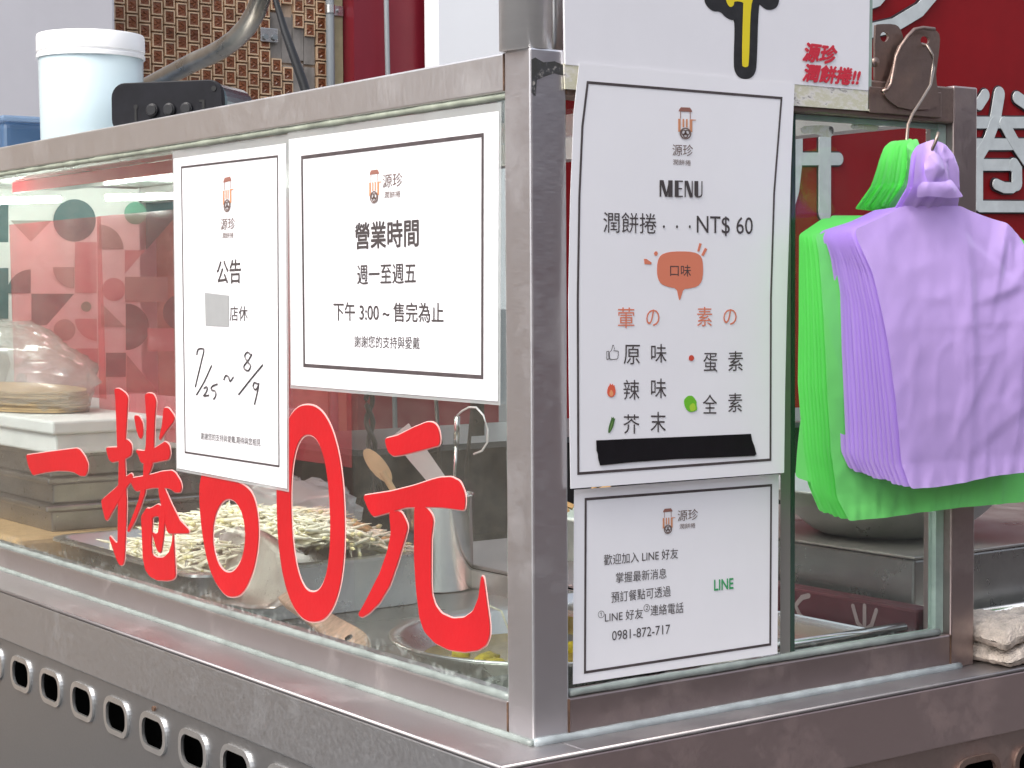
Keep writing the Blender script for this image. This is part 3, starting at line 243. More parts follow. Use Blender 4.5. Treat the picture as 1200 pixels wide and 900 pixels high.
m_redstrip = mat('red_strip', (.80, .03, .05, 1), .45)
m_led = mat('led_tube', (1, 1, 1, 1), .4, emis=((.90, 1., .93, 1), 20.))
m_wood = mat('pale_wood', (.42, .27, .13, 1), .6, 0, .3, 20, stretch=(1, 8, 1))
m_woodh = mat('worn_wood_handle', (.52, .33, .23, 1), .55, 0, .35, 25, stretch=(1, 6, 6))
m_sprout = mat('bean_sprout_flesh', (.90, .85, .68, 1), .35, 0, .10, 60)
m_sprouth = mat('bean_sprout_head', (.78, .70, .38, 1), .45, 0, .3, 90)
m_tofu = mat('dried_tofu', (.50, .31, .13, 1), .6, 0, .35, 60)
m_skin = mat('wrapper_skins', (.52, .35, .17, 1), .6, 0, .25, 25, stretch=(1, 1, 8))
m_wrap = film('clear_wrap', (.72, .76, .76, 1), .28, .12)
m_bagw = film('white_bag_plastic', (.72, .75, .75, 1), .6, .2)
m_pickle = mat('yellow_pickle', (.55, .42, .02, 1), .4, 0, .4, 120)
m_broth = mat('oily_broth', (.30, .21, .06, 1), .2, 0, .35, 12, spec=.3)
m_cloth = mat('beige_rag', (.58, .50, .43, 1), 1., 0, .4, 45, bump=1., bscale=300, spec=.1)
m_maroon = mat('mirrored_sign_block', (.075, .016, .022, 1), .4, 0, .2, 10)
m_cable = mat('black_rubber', (.012, .012, .013, 1), .4)
m_asphalt = mat('asphalt', (.06, .06, .062, 1), .9, 0, .3, 30, bump=.4, bscale=300)
m_caulk = mat('grey_caulk', (.27, .30, .31, 1), .35, 0, .3, 20, bump=.3, bscale=60)

# ------------------------------------------------------------------ mesh helpers (every shape is given in world metres)
class MB:
    def __init__(s): s.v = []; s.f = []; s.mi = []
    def add(s, vs, fs, mi=0):
        o = len(s.v); s.v += [Vector(v) for v in vs]; s.f += [tuple(i + o for i in f) for f in fs]; s.mi += [mi] * len(fs)
    def box(s, a, b, mi=0):
        x0, y0, z0 = a; x1, y1, z1 = b
        s.add([(x0, y0, z0), (x1, y0, z0), (x1, y1, z0), (x0, y1, z0), (x0, y0, z1), (x1, y0, z1), (x1, y1, z1), (x0, y1, z1)],
              [(0, 3, 2, 1), (4, 5, 6, 7), (0, 1, 5, 4), (1, 2, 6, 5), (2, 3, 7, 6), (3, 0, 4, 7)], mi)
    def tube(s, pts, r, n=10, mi=0, cap=True):
        pts = [Vector(p) for p in pts]; rs = r if isinstance(r, (list, tuple)) else [r] * len(pts)
        rings = []; up = Vector((.13, .31, .94))
        for i, p in enumerate(pts):
            t = (pts[min(i + 1, len(pts) - 1)] - pts[max(i - 1, 0)]).normalized()
            a = t.cross(up)
            if a.length < 1e-3: a = t.cross(Vector((1, 0, 0)))
            a.normalize(); b = t.cross(a)
            rings.append([p + (a * math.cos(2 * math.pi * k / n) + b * math.sin(2 * math.pi * k / n)) * rs[i] for k in range(n)])
        fs = []
        for i in range(len(pts) - 1):
            for k in range(n): fs.append((i * n + k, i * n + (k + 1) % n, (i + 1) * n + (k + 1) % n, (i + 1) * n + k))
        if cap: fs += [tuple(range(n))[::-1], tuple((len(pts) - 1) * n + k for k in range(n))]
        s.add([v for q in rings for v in q], fs, mi)
    def lathe(s, c, prof, n=40, mi=0, sx=1., sy=1.):
        c = Vector(c); vs = []; fs = []
        for (r, z) in prof:
            for k in range(n): vs.append(c + Vector((r * sx * math.cos(2 * math.pi * k / n), r * sy * math.sin(2 * math.pi * k / n), z)))
        for i in range(len(prof) - 1):
            for k in range(n): fs.append((i * n + k, i * n + (k + 1) % n, (i + 1) * n + (k + 1) % n, (i + 1) * n + k))
        if prof[0][0] > 1e-4: fs.append(tuple(range(n))[::-1])
        if prof[-1][0] > 1e-4 and prof[-1][0] < .0: pass
        s.add(vs, fs, mi)
    def build(s, name, mats, parent=None, smooth=False, bevel=0., seg=2):
        me = bpy.data.meshes.new(name)
        off = parent_loc(parent)
        me.from_pydata([v - off for v in s.v], [], s.f); me.update()
        for m_ in (mats if isinstance(mats, (list, tuple)) else [mats]): me.materials.append(m_)
        me.polygons.foreach_set('material_index', s.mi)
        if smooth: me.polygons.foreach_set('use_smooth', [True] * len(me.polygons))
        o = bpy.data.objects.new(name, me); C.objects.link(o)
        if parent: o.parent = parent
        if bevel:
            b = o.modifiers.new('bevel', 'BEVEL'); b.width = bevel; b.segments = seg; b.limit_method = 'ANGLE'; b.angle_limit = R(40); b.harden_normals = False
        return o
def parent_loc(p):
    v = Vector((0, 0, 0))
    while p is not None: v += p.location; p = p.parent
    return v
def tag(o, label=None, cat=None, group=None, kind=None):
    if label: o['label'] = label
    if cat: o['category'] = cat
    if group: o['group'] = group
    if kind: o['kind'] = kind
    return o
def thing(name, label, cat, loc, group=None):
    o = bpy.data.objects.new(name, None); o.empty_display_size = .05; C.objects.link(o); o.location = loc
    return tag(o, label, cat, group)
PL = {'L': lambda c, u, v: Vector((c, u, v)), 'R': lambda c, u, v: Vector((u, c, v))}     # left face: X = c; right face: Y = c
def curve_mesh(splines, extrude=0., offset=0., bev=0.):
    """2-D outlines (the inner ones become holes) -> filled, extruded mesh data in the xy plane"""
    cu = bpy.data.curves.new('t', 'CURVE'); cu.dimensions = '2D'; cu.fill_mode = 'BOTH'; cu.extrude = extrude; cu.offset = offset; cu.bevel_depth = bev; cu.bevel_resolution = 1
    for q in splines:
        sp = cu.splines.new('POLY'); sp.points.add(len(q) - 1); sp.use_cyclic_u = True
        for k, (x, y) in enumerate(q): sp.points[k].co = (x, y, 0, 1)
    ob = bpy.data.objects.new('t', cu)
    C.objects.link(ob); dg = bpy.context.evaluated_depsgraph_get(); dg.update()
    me = bpy.data.meshes.new_from_object(ob.evaluated_get(dg))
    bpy.data.objects.remove(ob); bpy.data.curves.remove(cu)
    vs = [v.co.copy() for v in me.vertices]; fs = [tuple(p.vertices) for p in me.polygons]
    bpy.data.meshes.remove(me)
    return vs, fs
def smooth_loop(q, it=1):
    for _ in range(it):
        r = []
        for i in range(len(q)):
            a, b = q[i], q[(i + 1) % len(q)]
            r += [(a[0] * .75 + b[0] * .25, a[1] * .75 + b[1] * .25), (a[0] * .25 + b[0] * .75, a[1] * .25 + b[1] * .75)]
        q = r
    return q
def plate(mb, plane, c, outlines, thick, mi=0, offset=0., outward=None):
    """flat shape standing on the face plane, front at c, body going behind it (towards +normal)"""
    vs, fs = curve_mesh(outlines, thick / 2, offset)
    f = PL[plane]
    o = len(mb.v)
    P = [f(c + thick / 2 - v.z if plane == 'L' else c + thick / 2 - v.z, v.x, v.y) for v in vs]
    mb.add(P, fs, mi)
def sheet(mb, plane, c, q, mi=0, thick=.0003):
    plate(mb, plane, c, [q], thick, mi)
def ring(mb, plane, c, q, w, mi=0):
    """outline of width w drawn on a polygon"""
    n = len(q); cx = sum(p[0] for p in q) / n; cy = sum(p[1] for p in q) / n
    inn = []
    for i in range(n):
        a, b, d = Vector(q[i - 1]), Vector(q[i]), Vector(q[(i + 1) % n])
        e1 = (b - a).normalized(); e2 = (d - b).normalized(); n1 = Vector((-e1.y, e1.x)); n2 = Vector((-e2.y, e2.x))
        m_ = (n1 + n2); m_ = m_ / max(.3, m_.dot(n1)) if m_.length > 1e-6 else n1
        if (Vector((cx, cy)) - b).dot(m_) < 0: m_ = -m_
        inn.append(b + m_ * w)
    vs = [PL[plane](c, *p) for p in q] + [PL[plane](c, *p) for p in inn]
    mb.add(vs, [(i, (i + 1) % n, n + (i + 1) % n, n + i) for i in range(n)], mi)
def text_verts(s, bold):
    cu = bpy.data.curves.new('t', 'FONT'); cu.body = s; cu.size = 1.; cu.resolution_u = 3
    pass
    ob = bpy.data.objects.new('t', cu); C.objects.link(ob); dg = bpy.context.evaluated_depsgraph_get(); dg.update()
    me = bpy.data.meshes.new_from_object(ob.evaluated_get(dg)); bpy.data.objects.remove(ob); bpy.data.curves.remove(cu)
    vs = [v.co.copy() for v in me.vertices]; fs = [tuple(p.vertices) for p in me.polygons]; bpy.data.meshes.remove(me)
    return vs, fs
def lettering(mb, plane, c, s, P, bold=0, mi=0):
    """text stretched so that its bounding box fills the parallelogram P = bottom-left, bottom-right, top-left"""
    vs, fs = text_verts(s, bold)
    if not vs: return
    x0 = min(v.x for v in vs); x1 = max(v.x for v in vs); y0 = min(v.y for v in vs); y1 = max(v.y for v in vs)
    p0, p1, p2 = (Vector(q) for q in P)
    e = {0: 0, 1: .009, 2: .019, 3: .042}[bold]                 # heavier weights: the glyph drawn again with small shifts, each pass a hair behind
    sh = [(0, 0)] if not e else [(-e, 0), (e, 0), (0, -e), (0, e)] + ([(-e * .7, -e * .7), (e * .7, e * .7), (e * .7, -e * .7), (-e * .7, e * .7)] if bold > 1 else [])
    for k, (ex, ey) in enumerate(sh):
        out = []
        for v in vs:
            q = p0 + (p1 - p0) * ((v.x + ex - x0) / (x1 - x0)) + (p2 - p0) * ((v.y + ey - y0) / (y1 - y0))
            out.append(PL[plane](c + .00002 * k, q.x, q.y))
        mb.add(out, fs, mi)
def stroke(mb, plane, c, pts, w, mi=0, thick=.0, n=8):
    """rounded-end pen stroke as a flat strip (convex pieces)"""
    pts = [Vector(p) for p in pts]
    L_, R_ = [], []
    for i, p in enumerate(pts):
        t = (pts[min(i + 1, len(pts) - 1)] - pts[max(i - 1, 0)]); t = t.normalized() if t.length else Vector((1, 0))
        nn = Vector((-t.y, t.x)); L_.append(p + nn * w / 2); R_.append(p - nn * w / 2)
    t0 = (pts[0] - pts[1]).normalized(); t1 = (pts[-1] - pts[-2]).normalized()
    def capx(p, t): 
        a = math.atan2(t.y, t.x); return [p + Vector((math.cos(a + math.pi / 2 - math.pi * k / n), math.sin(a + math.pi / 2 - math.pi * k / n))) * w / 2 for k in range(1, n)]
    loop = L_ + capx(pts[-1], t1) + R_[::-1] + capx(pts[0], t0)
    plate(mb, plane, c, [[(q.x, q.y) for q in loop]], max(thick, .0001), mi)
def round_corners(q, r, n=3):
    out = []
    for i in range(len(q)):
        a, b_, c_ = Vector(q[i - 1]), Vector(q[i]), Vector(q[(i + 1) % len(q)])
        p0 = b_ + (a - b_).normalized() * min(r, (a - b_).length * .4); p1 = b_ + (c_ - b_).normalized() * min(r, (c_ - b_).length * .4)
        for k in range(n + 1):
            u = k / n; v = p0 * (1 - u) ** 2 + b_ * 2 * u * (1 - u) + p1 * u * u; out.append((v.x, v.y))
    return out
def rrect(cx, cy, w, h, r, n=6):
    q = []
    for (sx, sy, a0) in ((1, 1, 0), (-1, 1, 90), (-1, -1, 180), (1, -1, 270)):
        for k in range(n + 1):
            a = R(a0 + 90 * k / n); q.append((cx + sx * (w / 2 - r) + r * math.cos(a), cy + sy * (h / 2 - r) + r * math.sin(a)))
    return q
def frange(a, b, n): return [a + (b - a) * i / (n - 1) for i in range(n)]

# ------------------------------------------------------------------ ground and the street around (what the steel and glass mirror)
GZ = -.85
b = MB(); b.add([(-150, -150, GZ), (150, -150, GZ), (150, 150, GZ), (-150, 150, GZ)], [(0, 1, 2, 3)])
tag(b.build('road', m_asphalt), kind='structure')
m_line = mat('white_road_paint', (.82, .81, .80, 1), .7, 0, .12, 6)
for (x, wd) in ((-4.62, .30), (-3.85, .26), (-3.22, .34), (-5.6, .3), (-6.6, .3)):
    w = MB(); w.add([(x - wd / 2, 3.5, GZ + .004), (x + wd / 2, 3.5, GZ + .004), (x + wd / 2, 19, GZ + .004), (x - wd / 2, 19, GZ + .004)], [(0, 1, 2, 3)]); tag(w.build('road_marking', m_line), kind='structure')
m_brick = mat('red_brown_facade', (.20, .085, .065, 1), .8, 0, .25, 3)
m_pale = mat('pale_facade', (.72, .66, .66, 1), .75, 0, .1, 1)
m_shop = mat('dark_shutter', (.05, .05, .065, 1), .5, 0, .2, 2)
m_stripe = mat('pale_stripe', (.72, .68, .68, 1), .6)
SHOPY = -6.5
t = thing('shop_building', 'red brown shop front across the lane with dark shutter', 'building', (6, SHOPY, GZ))
w = MB(); w.box((-3, SHOPY - 4, GZ), (16, SHOPY, GZ + 4.6)); w.build('wall', m_brick, t)
w = MB(); w.box((-1, SHOPY, GZ + 1.55), (15, SHOPY + .05, GZ + 3.6)); w.build('awning_band', m_shop, t)
w = MB()
for x in (0.5, 4.2, 7.9): w.box((x, SHOPY + .003, GZ), (x + 2.9, SHOPY + .04, GZ + 1.25))
w.build('shutter', mat('rust_red_shutter', (.20, .06, .045, 1), .6, 0, .3, 3), t)
t = thing('apartment_building', 'pale pinkish building with striped shutters beyond the cart', 'building', (-9, 10, GZ))
w = MB(); w.box((-14, 1, GZ), (-9, 26, GZ + 5.2)); w.build('wall', m_pale, t)
w = MB()
for k in range(5):
    z0 = GZ + .05 + k * .36
    w.box((-9, 3, z0), (-8.96, 24, z0 + .26))
w.build('shutter', mat('grey_shutter_slats', (.16, .155, .16, 1), .6, 0, .1, 2), t)

# ------------------------------------------------------------------ back wall behind the stall
WY = 3.6
t = thing('tiled_wall', 'brown relief tile wall with a bare cement patch behind the stall', 'wall', (1.45, WY, GZ))
w = MB(); w.box((-3.2, WY + .012, GZ), (1.853, WY + .25, 2.6)); w.build('grout_bed', m_grout, t)
tw = MB()
px_, pz_ = .0398, .0475
def bare(ci, z):
    z_top = 1.378 - .0
    y = (1.378 - z) / .00257
    if ci == 24: return 22 < y < 84
    if ci == 25: return 22 < y < 92
    if ci == 26: return y > 48
    if ci == 27: return y > 58
    return False
X0 = 1.853 - 29 * px_
for ci in range(29):
    x = X0 + ci * px_
    for ri in range(17):
        z = .95 + ri * pz_ + (pz_ / 2 if ci % 2 else 0)
        if bare(ci, z): continue
        g = .0028; a0, a1, c0, c1 = x + g, x + px_ - g, z + g, z + pz_ - g
        yf = WY - .004 - random.uniform(0, .001); yi = yf + .0025
        i_ = .0042
        o4 = [(a0, yf, c0), (a1, yf, c0), (a1, yf, c1), (a0, yf, c1)]; i4 = [(a0 + i_, yf, c0 + i_), (a1 - i_, yf, c0 + i_), (a1 - i_, yf, c1 - i_), (a0 + i_, yf, c1 - i_)]
        d4 = [(p[0], yi, p[2]) for p in i4]; bk = [(p[0], WY + .012, p[2]) for p in o4]
        vs = o4 + i4 + d4 + bk
        ff_ = [(k, (k + 1) % 4, 4 + (k + 1) % 4, 4 + k) for k in range(4)] + [(12 + k, 12 + (k + 1) % 4, (k + 1) % 4, k) for k in range(4)]
        tw.add(vs, ff_, 1)
        tw.add(vs, [(4 + k, 4 + (k + 1) % 4, 8 + (k + 1) % 4, 8 + k) for k in range(4)] + [(8, 9, 10, 11)], 0)
        mx_, mz_ = (a0 + a1) / 2, (c0 + c1) / 2
        for (dx, dz, an) in ((.001, .007, -35), (.001, -.007, 35), (-.008, .0, 0)):   # relief leaves
            ca, sa = math.cos(R(an)), math.sin(R(an)); rr_ = []
            for (u, v) in ((.011, 0), (0, .0042), (-.009, 0), (0, -.0042)): rr_.append((mx_ + dx + u * ca - v * sa, yi - .0002, mz_ + dz + u * sa + v * ca))
            tw.add(rr_ + [(mx_ + dx, yi - .0042, mz_ + dz)], [(0, 1, 4), (1, 2, 4), (2, 3, 4), (3, 0, 4)], 0)
tw.build('tile_field', [m_brown, m_tilerim], t)
w = MB()
for ci in (24, 25, 26, 27):
    x = X0 + ci * px_
    for (z0, z1) in ((1.0, 1.07), (1.075, 1.18), (1.185, 1.33)):
        w.box((x + .001, WY + .003 + random.uniform(0, .003), z0 - .01 * (ci % 2)), (x + px_ - .001, WY + .013, z1 - .01 * (ci % 2) - .004))
w.build('bare_patch', m_cement, t)
# trim strip with conduit and clamp
t = thing('trim_board', 'yellowed vertical trim board with grey conduit clamped on it', 'trim', (1.88, WY, GZ))
w = MB(); w.box((1.862, WY - .01, GZ), (1.909, WY + .2, 2.6)); w.build('board', m_ivory, t, bevel=.003)
w = MB(); w.tube([(1.85, WY - .03, GZ), (1.85, WY - .03, 2.6)], .0135, 14); w.build('conduit', m_conduit, t, smooth=True)
w = MB(); w.tube([(1.85, WY - .03, 1.335), (1.85, WY - .03, 1.36)], .0165, 14); w.box((1.866, WY - .018, 1.332), (1.905, WY - .012, 1.362)); w.tube([(1.888, WY - .018, 1.347), (1.888, WY - .024, 1.347)], .006, 10)
w.build('clamp', m_tray, t)
# small bracket on the tiles
t = thing('wall_bracket', 'small white metal bracket screwed to the brown tile wall', 'bracket', (1.62, WY - .02, 1.25))
w = MB(); w.box((1.615, WY - .012, 1.232), (1.675, WY - .005, 1.275)); w.build('plate', m_tray, t, bevel=.002)
w = MB(); w.tube([(1.662, WY - .012, 1.247), (1.662, WY - .02, 1.247)], .009, 8); w.build('bolt', m_conduit, t)
w = MB(); w.tube([(1.63, WY - .012, 1.247), (1.63, WY - .02, 1.247)], .009, 8); w.build('bolt', m_conduit, t)
# red board with the big lettering, white board, red panel
t = thing('red_signboard', 'big dark red shop sign with thick rounded white characters', 'sign', (4, 3.5, GZ + .6))
w = MB(); w.box((2.55, 3.502, .02), (9, 3.56, 3.2)); w.build('board', m_redwall, t)
m_sedge = mat('stroke_edge', (.04, .02, .025, 1), .5)
for grp in (range(0, 4), range(4, len(SIGN_STROKES) - 2), [len(SIGN_STROKES) - 2], [len(SIGN_STROKES) - 1]):
    shadow, white = MB(), MB()
    for k in grp:
        pts, wd = SIGN_STROKES[k]
        dv_ = Vector(pts[-1]) - Vector(pts[0]); ln_ = dv_.length; hz, vt = abs(dv_.x) / ln_, abs(dv_.y) / ln_
        wm = (wd / 6 if k < 4 else (1.2 * wd / 5.3 if k < 16 else wd)) * (.0033 * hz + .0048 * vt) / (hz + vt)
        stroke(white, 'R', 3.494 - .0006 * k, pts, wm, thick=.004)
        stroke(shadow, 'R', 3.4992 - .0001 * k, pts, wm + .012, thick=.0015)
    o = white.build('white_character' if len(grp) > 1 else 'white_arc', m_signwhite, t); shadow.build('dark_edge', m_sedge, o)
t = thing('red_wall_cladding', 'dark red wall panel beside the tiles with a thin grey rod', 'wall panel', (2.1, 3.55, GZ))
w = MB(); w.box((1.912, 3.53, GZ), (2.46, 3.6, 2.6)); w.build('board', mat('crimson_panel', (.20, .010, .022, 1), .4, 0, .1, 3), t)
w = MB(); w.tube([(2.045, 3.5, GZ), (2.0, 3.5, 2.4)], .008, 8); w.build('rod', m_conduit, t, smooth=True)
w = MB(); w.box((2.155, 3.42, .4), (2.62, 3.5, 2.6))
tag(w.build('white_board', m_whiteboard, bevel=.004), 'bright white board standing behind the canopy post', 'board')
w = MB(); w.box((.35, 3.3, GZ), (1.014, 3.55, 2.6)); o = w.build('white_cabinet', m_offwhite, bevel=.01)
tag(o, 'tall pale grey cabinet at the far left behind the bucket', 'cabinet')

# ------------------------------------------------------------------ the food cart: base, deck, glass case
LY, RX = 2.36, 1.9
cart = thing('food_cart', 'stainless steel food cart with glass display case', 'food cart', (0.9, 1.1, GZ))
dx, dy = -.074, -.047
# deck
d = MB(); d.box((dx, dy, -.006), (.03, LY, 0)); d.box((.03, dy, -.006), (RX, .03, 0)); d.box((.655, .03, -.006), (RX, 1.3, 0))
d.build('deck', m_deck, cart, bevel=.002)
d = MB(); d.box((dx, dy - .0015, -.078), (dx + .004, LY, -.0045)); d.build('apron', steel('apron_steel', (.63, .64, .655, 1), .4, .2, (.22, .19, .17, 1), (3, 3, 3), .58), cart, bevel=.0018)
d = MB(); d.box((dx + .0045, dy - .0015, -.076), (RX, dy + .003, -.0045)); d.build('apron', steel('apron_red_reflection_steel', (.60, .48, .465, 1), .36, .45, (.26, .14, .10, 1), (3, 3, 3), .52), cart, bevel=.0018)  # mirrored reddish surroundings put into the apron colour
d = MB(); d.tube([(dx + .001, LY, -.002), (dx + .001, dy, -.002)], .0028, 8); d.tube([(dx, dy, -.002), (RX, dy, -.002)], .0026, 8); d.build('rolled_edge', m_edge, cart, smooth=True)
# lower panels with vents
vy = [.156 + .1185 * k for k in range(18)]
pm = MB()
plate(pm, 'L', dx + .003, [[(dy + .003, GZ + .12), (LY, GZ + .12), (LY, -.0765), (dy + .003, -.0765)]] + [rrect(y, -.121 if y > .6 else -.118, .066, .040, .016) for y in vy], .0015)
pm.build('side_panel', m_panel, cart)
vx = [.622 + .106 * k for k in range(10)]
pm = MB()
plate(pm, 'R', dy + .003, [[(dx + .005, GZ + .12), (RX, GZ + .12), (RX, -.0745), (dx + .005, -.0745)]] + [rrect(x, -.122, .064, .040, .016) for x in vx], .0015)
pm.build('front_panel', steel('panel_red_reflection_steel', (.42, .33, .30, 1), .4, .7, (.16, .07, .05, 1), (4, 4, 4), .48), cart)  # red-brown reflection carried by the panel's base colour
for y in vy:
    r_ = MB(); z = -.121 if y > .6 else -.118
    plate(r_, 'L', dx - .0005, [rrect(y, z, .080, .052, .022), rrect(y, z, .064, .037, .015)], .0034)
    r_.build('vent_ring', m_ring, cart, bevel=.0012)
for x in vx:
    r_ = MB()
    plate(r_, 'R', dy - .0005, [rrect(x, -.122, .080, .052, .022), rrect(x, -.122, .064, .037, .015)], .0034)
    r_.build('vent_ring', m_rust, cart, bevel=.0012)
d = MB(); d.box((dx + .08, dy + .08, GZ + .13), (RX - .02, LY - .02, -.06)); d.build('vent_shade_box', m_dark, cart)  # black block behind the vents, its colour stands in for shade
d = MB(); d.box((dx + .03, .768, -.16), (dx + .036, .776, -.07)); d.build('inner_strut', m_tray, cart)
d = MB(); d.box((dx + .02, .838, -.16), (dx + .03, .855, -.07)); d.build('inner_strut', m_tray, cart)
for (x, y) in ((.1, .1), (RX - .15, .1), (.1, LY - .2), (RX - .15, LY - .2)):
    d = MB(); d.tube([(x, y, GZ), (x, y, GZ + .14)], .035, 12); d.build('foot', m_iron, cart)
# glass case frame
FW = .045
d = MB(); d.box((0, 0, 0), (FW, FW, .70)); d.build('corner_post', m_steel, cart, bevel=.0022)
d = MB(); d.box((.0004, FW, .66), (.04, LY - .05, .6995)); d.build('top_rail', m_steelh, cart, bevel=.0022)
d = MB(); d.box((.0004, FW, 0), (.04, LY - .05, .037)); d.build('bottom_rail', steel('bottom_rail_steel', (.58, .55, .55, 1), .36, .35, (.34, .25, .19, 1), (14, 14, 1), .55), cart, bevel=.0022)
d = MB(); d.box((0, LY - .05, 0), (.045, LY, .70)); d.build('rear_post', m_steel, cart, bevel=.0022)
m_railr = steel('rail_red_reflection_steel', (.43, .355, .345, 1), .36, .6, (.16, .10, .08, 1), (14, 14, 1), .5)  # reddish base stands in for the mirrored surroundings
d = MB(); d.box((FW, .0004, .655), (.626, .04, .698)); d.build('top_rail', m_rust, cart, bevel=.0022)
d = MB(); d.box((FW, .0004, 0), (.626, .04, .042)); d.build('bottom_rail', m_railr, cart, bevel=.0022)
d = MB(); d.box((.626, 0, 0), (.668, .045, .70)); d.build('end_post', m_railr, cart, bevel=.0022)
d = MB(); d.box((.03, 1.2, .694), (.668, LY, .698)); d.build('roof_sheet', m_tray, cart)
d = MB(); d.box((.03, .03, .694), (.668, 1.199, .698)); d.build('unseen_roof_glass', m_glass, cart)  # unseen roof part, made of glass so daylight reaches the sprouts
d = MB(); d.box((.626, LY - .045, -.05), (.668, LY, .693)); d.build('far_post', m_steel, cart)
d = MB(); d.box((.63, .045, .66), (.668, LY - .05, .693)); d.build('vendor_side_rail', m_steelh, cart)
d = MB(); d.box((.04, .04, -.045), (.655, LY - .01, -.04)); d.box((.031, .031, -.04), (.04, LY - .01, -.0065)); d.box((.04, .031, -.04), (.655, .04, -.0065)); d.box((.645, .04, -.04), (.654, LY - .01, -.007)); d.build('well', m_tray, cart)
# glass
d = MB(); d.box((.0095, FW + .001, .0375), (.0145, LY - .051, .6595)); d.build('glass_pane', glass('street_side_glass', (.965, .985, .975, 1), 1.3, .005), cart)
d = MB(); d.box((.0095, FW + .001, .0425), (.0135, .366, .6545))
d.build('glass_pane', m_glass, cart)
d = MB(); d.box((.018, .36, .0425), (.0225, .612, .6545)); 
d.v = [Vector((v.y, v.x, v.z)) for v in d.v]; d.f = [f[::-1] for f in d.f]
d.build('glass_pane', m_glass, cart)
d = MB(); d.box((.3665, .008, .0425), (.3725, .016, .6545)); d.build('pane_edge', mat('dark_green_edge', (.03, .06, .045, 1), .2, spec=.8), cart)
d = MB(); d.box((.351, .0085, .0425), (.366, .0092, .6545)); d.build('pane_trim', mat('grey_trim', (.30, .29, .27, 1), .4, .5), cart)
d = MB(); d.box((.612, .012, .0425), (.6255, .024, .6545)); d.build('pane_edge', m_glassedge, cart)
d = MB(); d.box((.3725, .013, .0425), (.612, .0175, .0485)); d.build('pane_edge', m_glassedge, cart)
d = MB(); d.box((.3725, .013, .6485), (.612, .0175, .6545)); d.build('pane_edge', m_glassedge, cart)
# swap the first front pane into place (it was laid out along x)
# silicone along the glass and the foot of the case
def bead(pts, r, name, m_, jit=.25):
    q = []
    for a, b_ in zip(pts[:-1], pts[1:]):
        a, b_ = Vector(a), Vector(b_); n = max(2, int((b_ - a).length / .012))
        q += [a.lerp(b_, i / n) for i in range(n)]
    q.append(Vector(pts[-1]))
    rs = [r * (1 + jit * noise.noise(v * 30)) for v in q]
    w_ = MB(); w_.tube(q, rs, 8); return w_.build(name, m_, cart, smooth=True)
bead([(.006, FW + .002, .0395), (.006, LY - .06, .0395)], .0048, 'glass_bead', m_bead)
bead([(.007, FW + .002, .657), (.007, LY - .06, .657)], .0048, 'glass_bead', mat('old_green_bead', (.33, .36, .29, 1), .4, 0, .4, 22))
bead([(.006, FW + .0025, .045), (.006, FW + .0025, .65)], .0028, 'glass_bead', m_bead)
bead([(FW + .004, .006, .046), (.61, .006, .046)], .0045, 'glass_bead', m_bead)
bead([(-.001, LY - .06, .002), (-.0015, -.001, .0015)], .004, 'foot_bead', m_bead, .2)
bead([(-.001, -.0015, .002), (.64, -.0015, .0015)], .0052, 'foot_bead', m_caulk, .15)
# weld seams, scuffs and screws of the frame
m_weld = mat('rusty_weld', (.13, .075, .05, 1), .7, .4, .6, 60)
for a, b_ in (((-.0006, FW - .0004, .661), (.003, FW + .0012, .698)), ((-.0006, FW - .0004, .001), (.003, FW + .0012, .036)), ((FW - .0004, -.0006, .001), (FW + .001, .003, .041)), ((.6252, -.0006, .001), (.6266, .003, .041)), ((FW - .0004, -.0006, .656), (FW + .001, .003, .697))):
    d = MB(); d.box(a, b_); d.build('weld_seam', m_weld, cart)
d = MB(); plate(d, 'R', -.0004, [[(.0015, .655), (.006, .652), (.008, .668), (.018, .672), (.03, .676), (.044, .674), (.044, .684), (.03, .688), (.016, .686), (.006, .690), (.0015, .688)]], .0003); d.build('scuff_mark', m_scuff, cart)
for k, q in enumerate(RESIDUE): d = MB(); plate(d, 'R', .0166 + .0001 * k, [smooth_loop(q, 1)], .0002); d.build('tape_residue', m_residue, cart)
for (y, z) in ((.745, -.0875), (1.32, -.0875), (.29, -.0875), (1.9, -.0875)):
    d = MB(); d.tube([(dx + .003, y, z), (dx - .0005, y, z)], .0035, 10); d.build('screw', m_weld, cart)
# canopy pole on the corner, bent canopy pipe
d = MB(); d.tube([(.0135, .026, .70), (.0135, .026, 2.1)], .0268, 28); d.build('canopy_pole', m_pole, cart, smooth=True)
d = MB(); d.tube([(.057, .03, .70), (.057, .03, 2.1)], .006, 8); d.build('thin_rod', m_tray, cart, smooth=True)
pp = [(.34, 2.35, .698), (.34, 1.95, .806), (.34, 1.663, .833), (.34, 1.434, .858)] 
arc = [(1.38, .864), (1.33, .871), (1.285, .881), (1.245, .896), (1.212, .918), (1.19, .945), (1.178, .98), (1.172, 1.03)]
d = MB(); d.tube([(.34, 2.33, .70), (.34, 1.98, .785), (.34, 1.663, .831), (.34, 1.52, .849), (.34, 1.434, .860)] + [(.34, y, z) for y, z in arc] + [(.34, 1.17, 1.9)], .0165, 20)
d.build('canopy_pipe', mat('grey_brown_pipe', (.25, .235, .21, 1), .3, .85, .3, 12, rvar=.1), cart, smooth=True)
# red strip and LED tubes under the roof
d = MB(); d.box((.25, 1.30, .6605), (.256, 2.076, .681)); d.build('red_strip', m_redstrip, cart)
d = MB(); d.box((.20, 1.2, .6815), (.45, LY - .06, .6925)); d.build('lamp_housing', m_tray, cart)
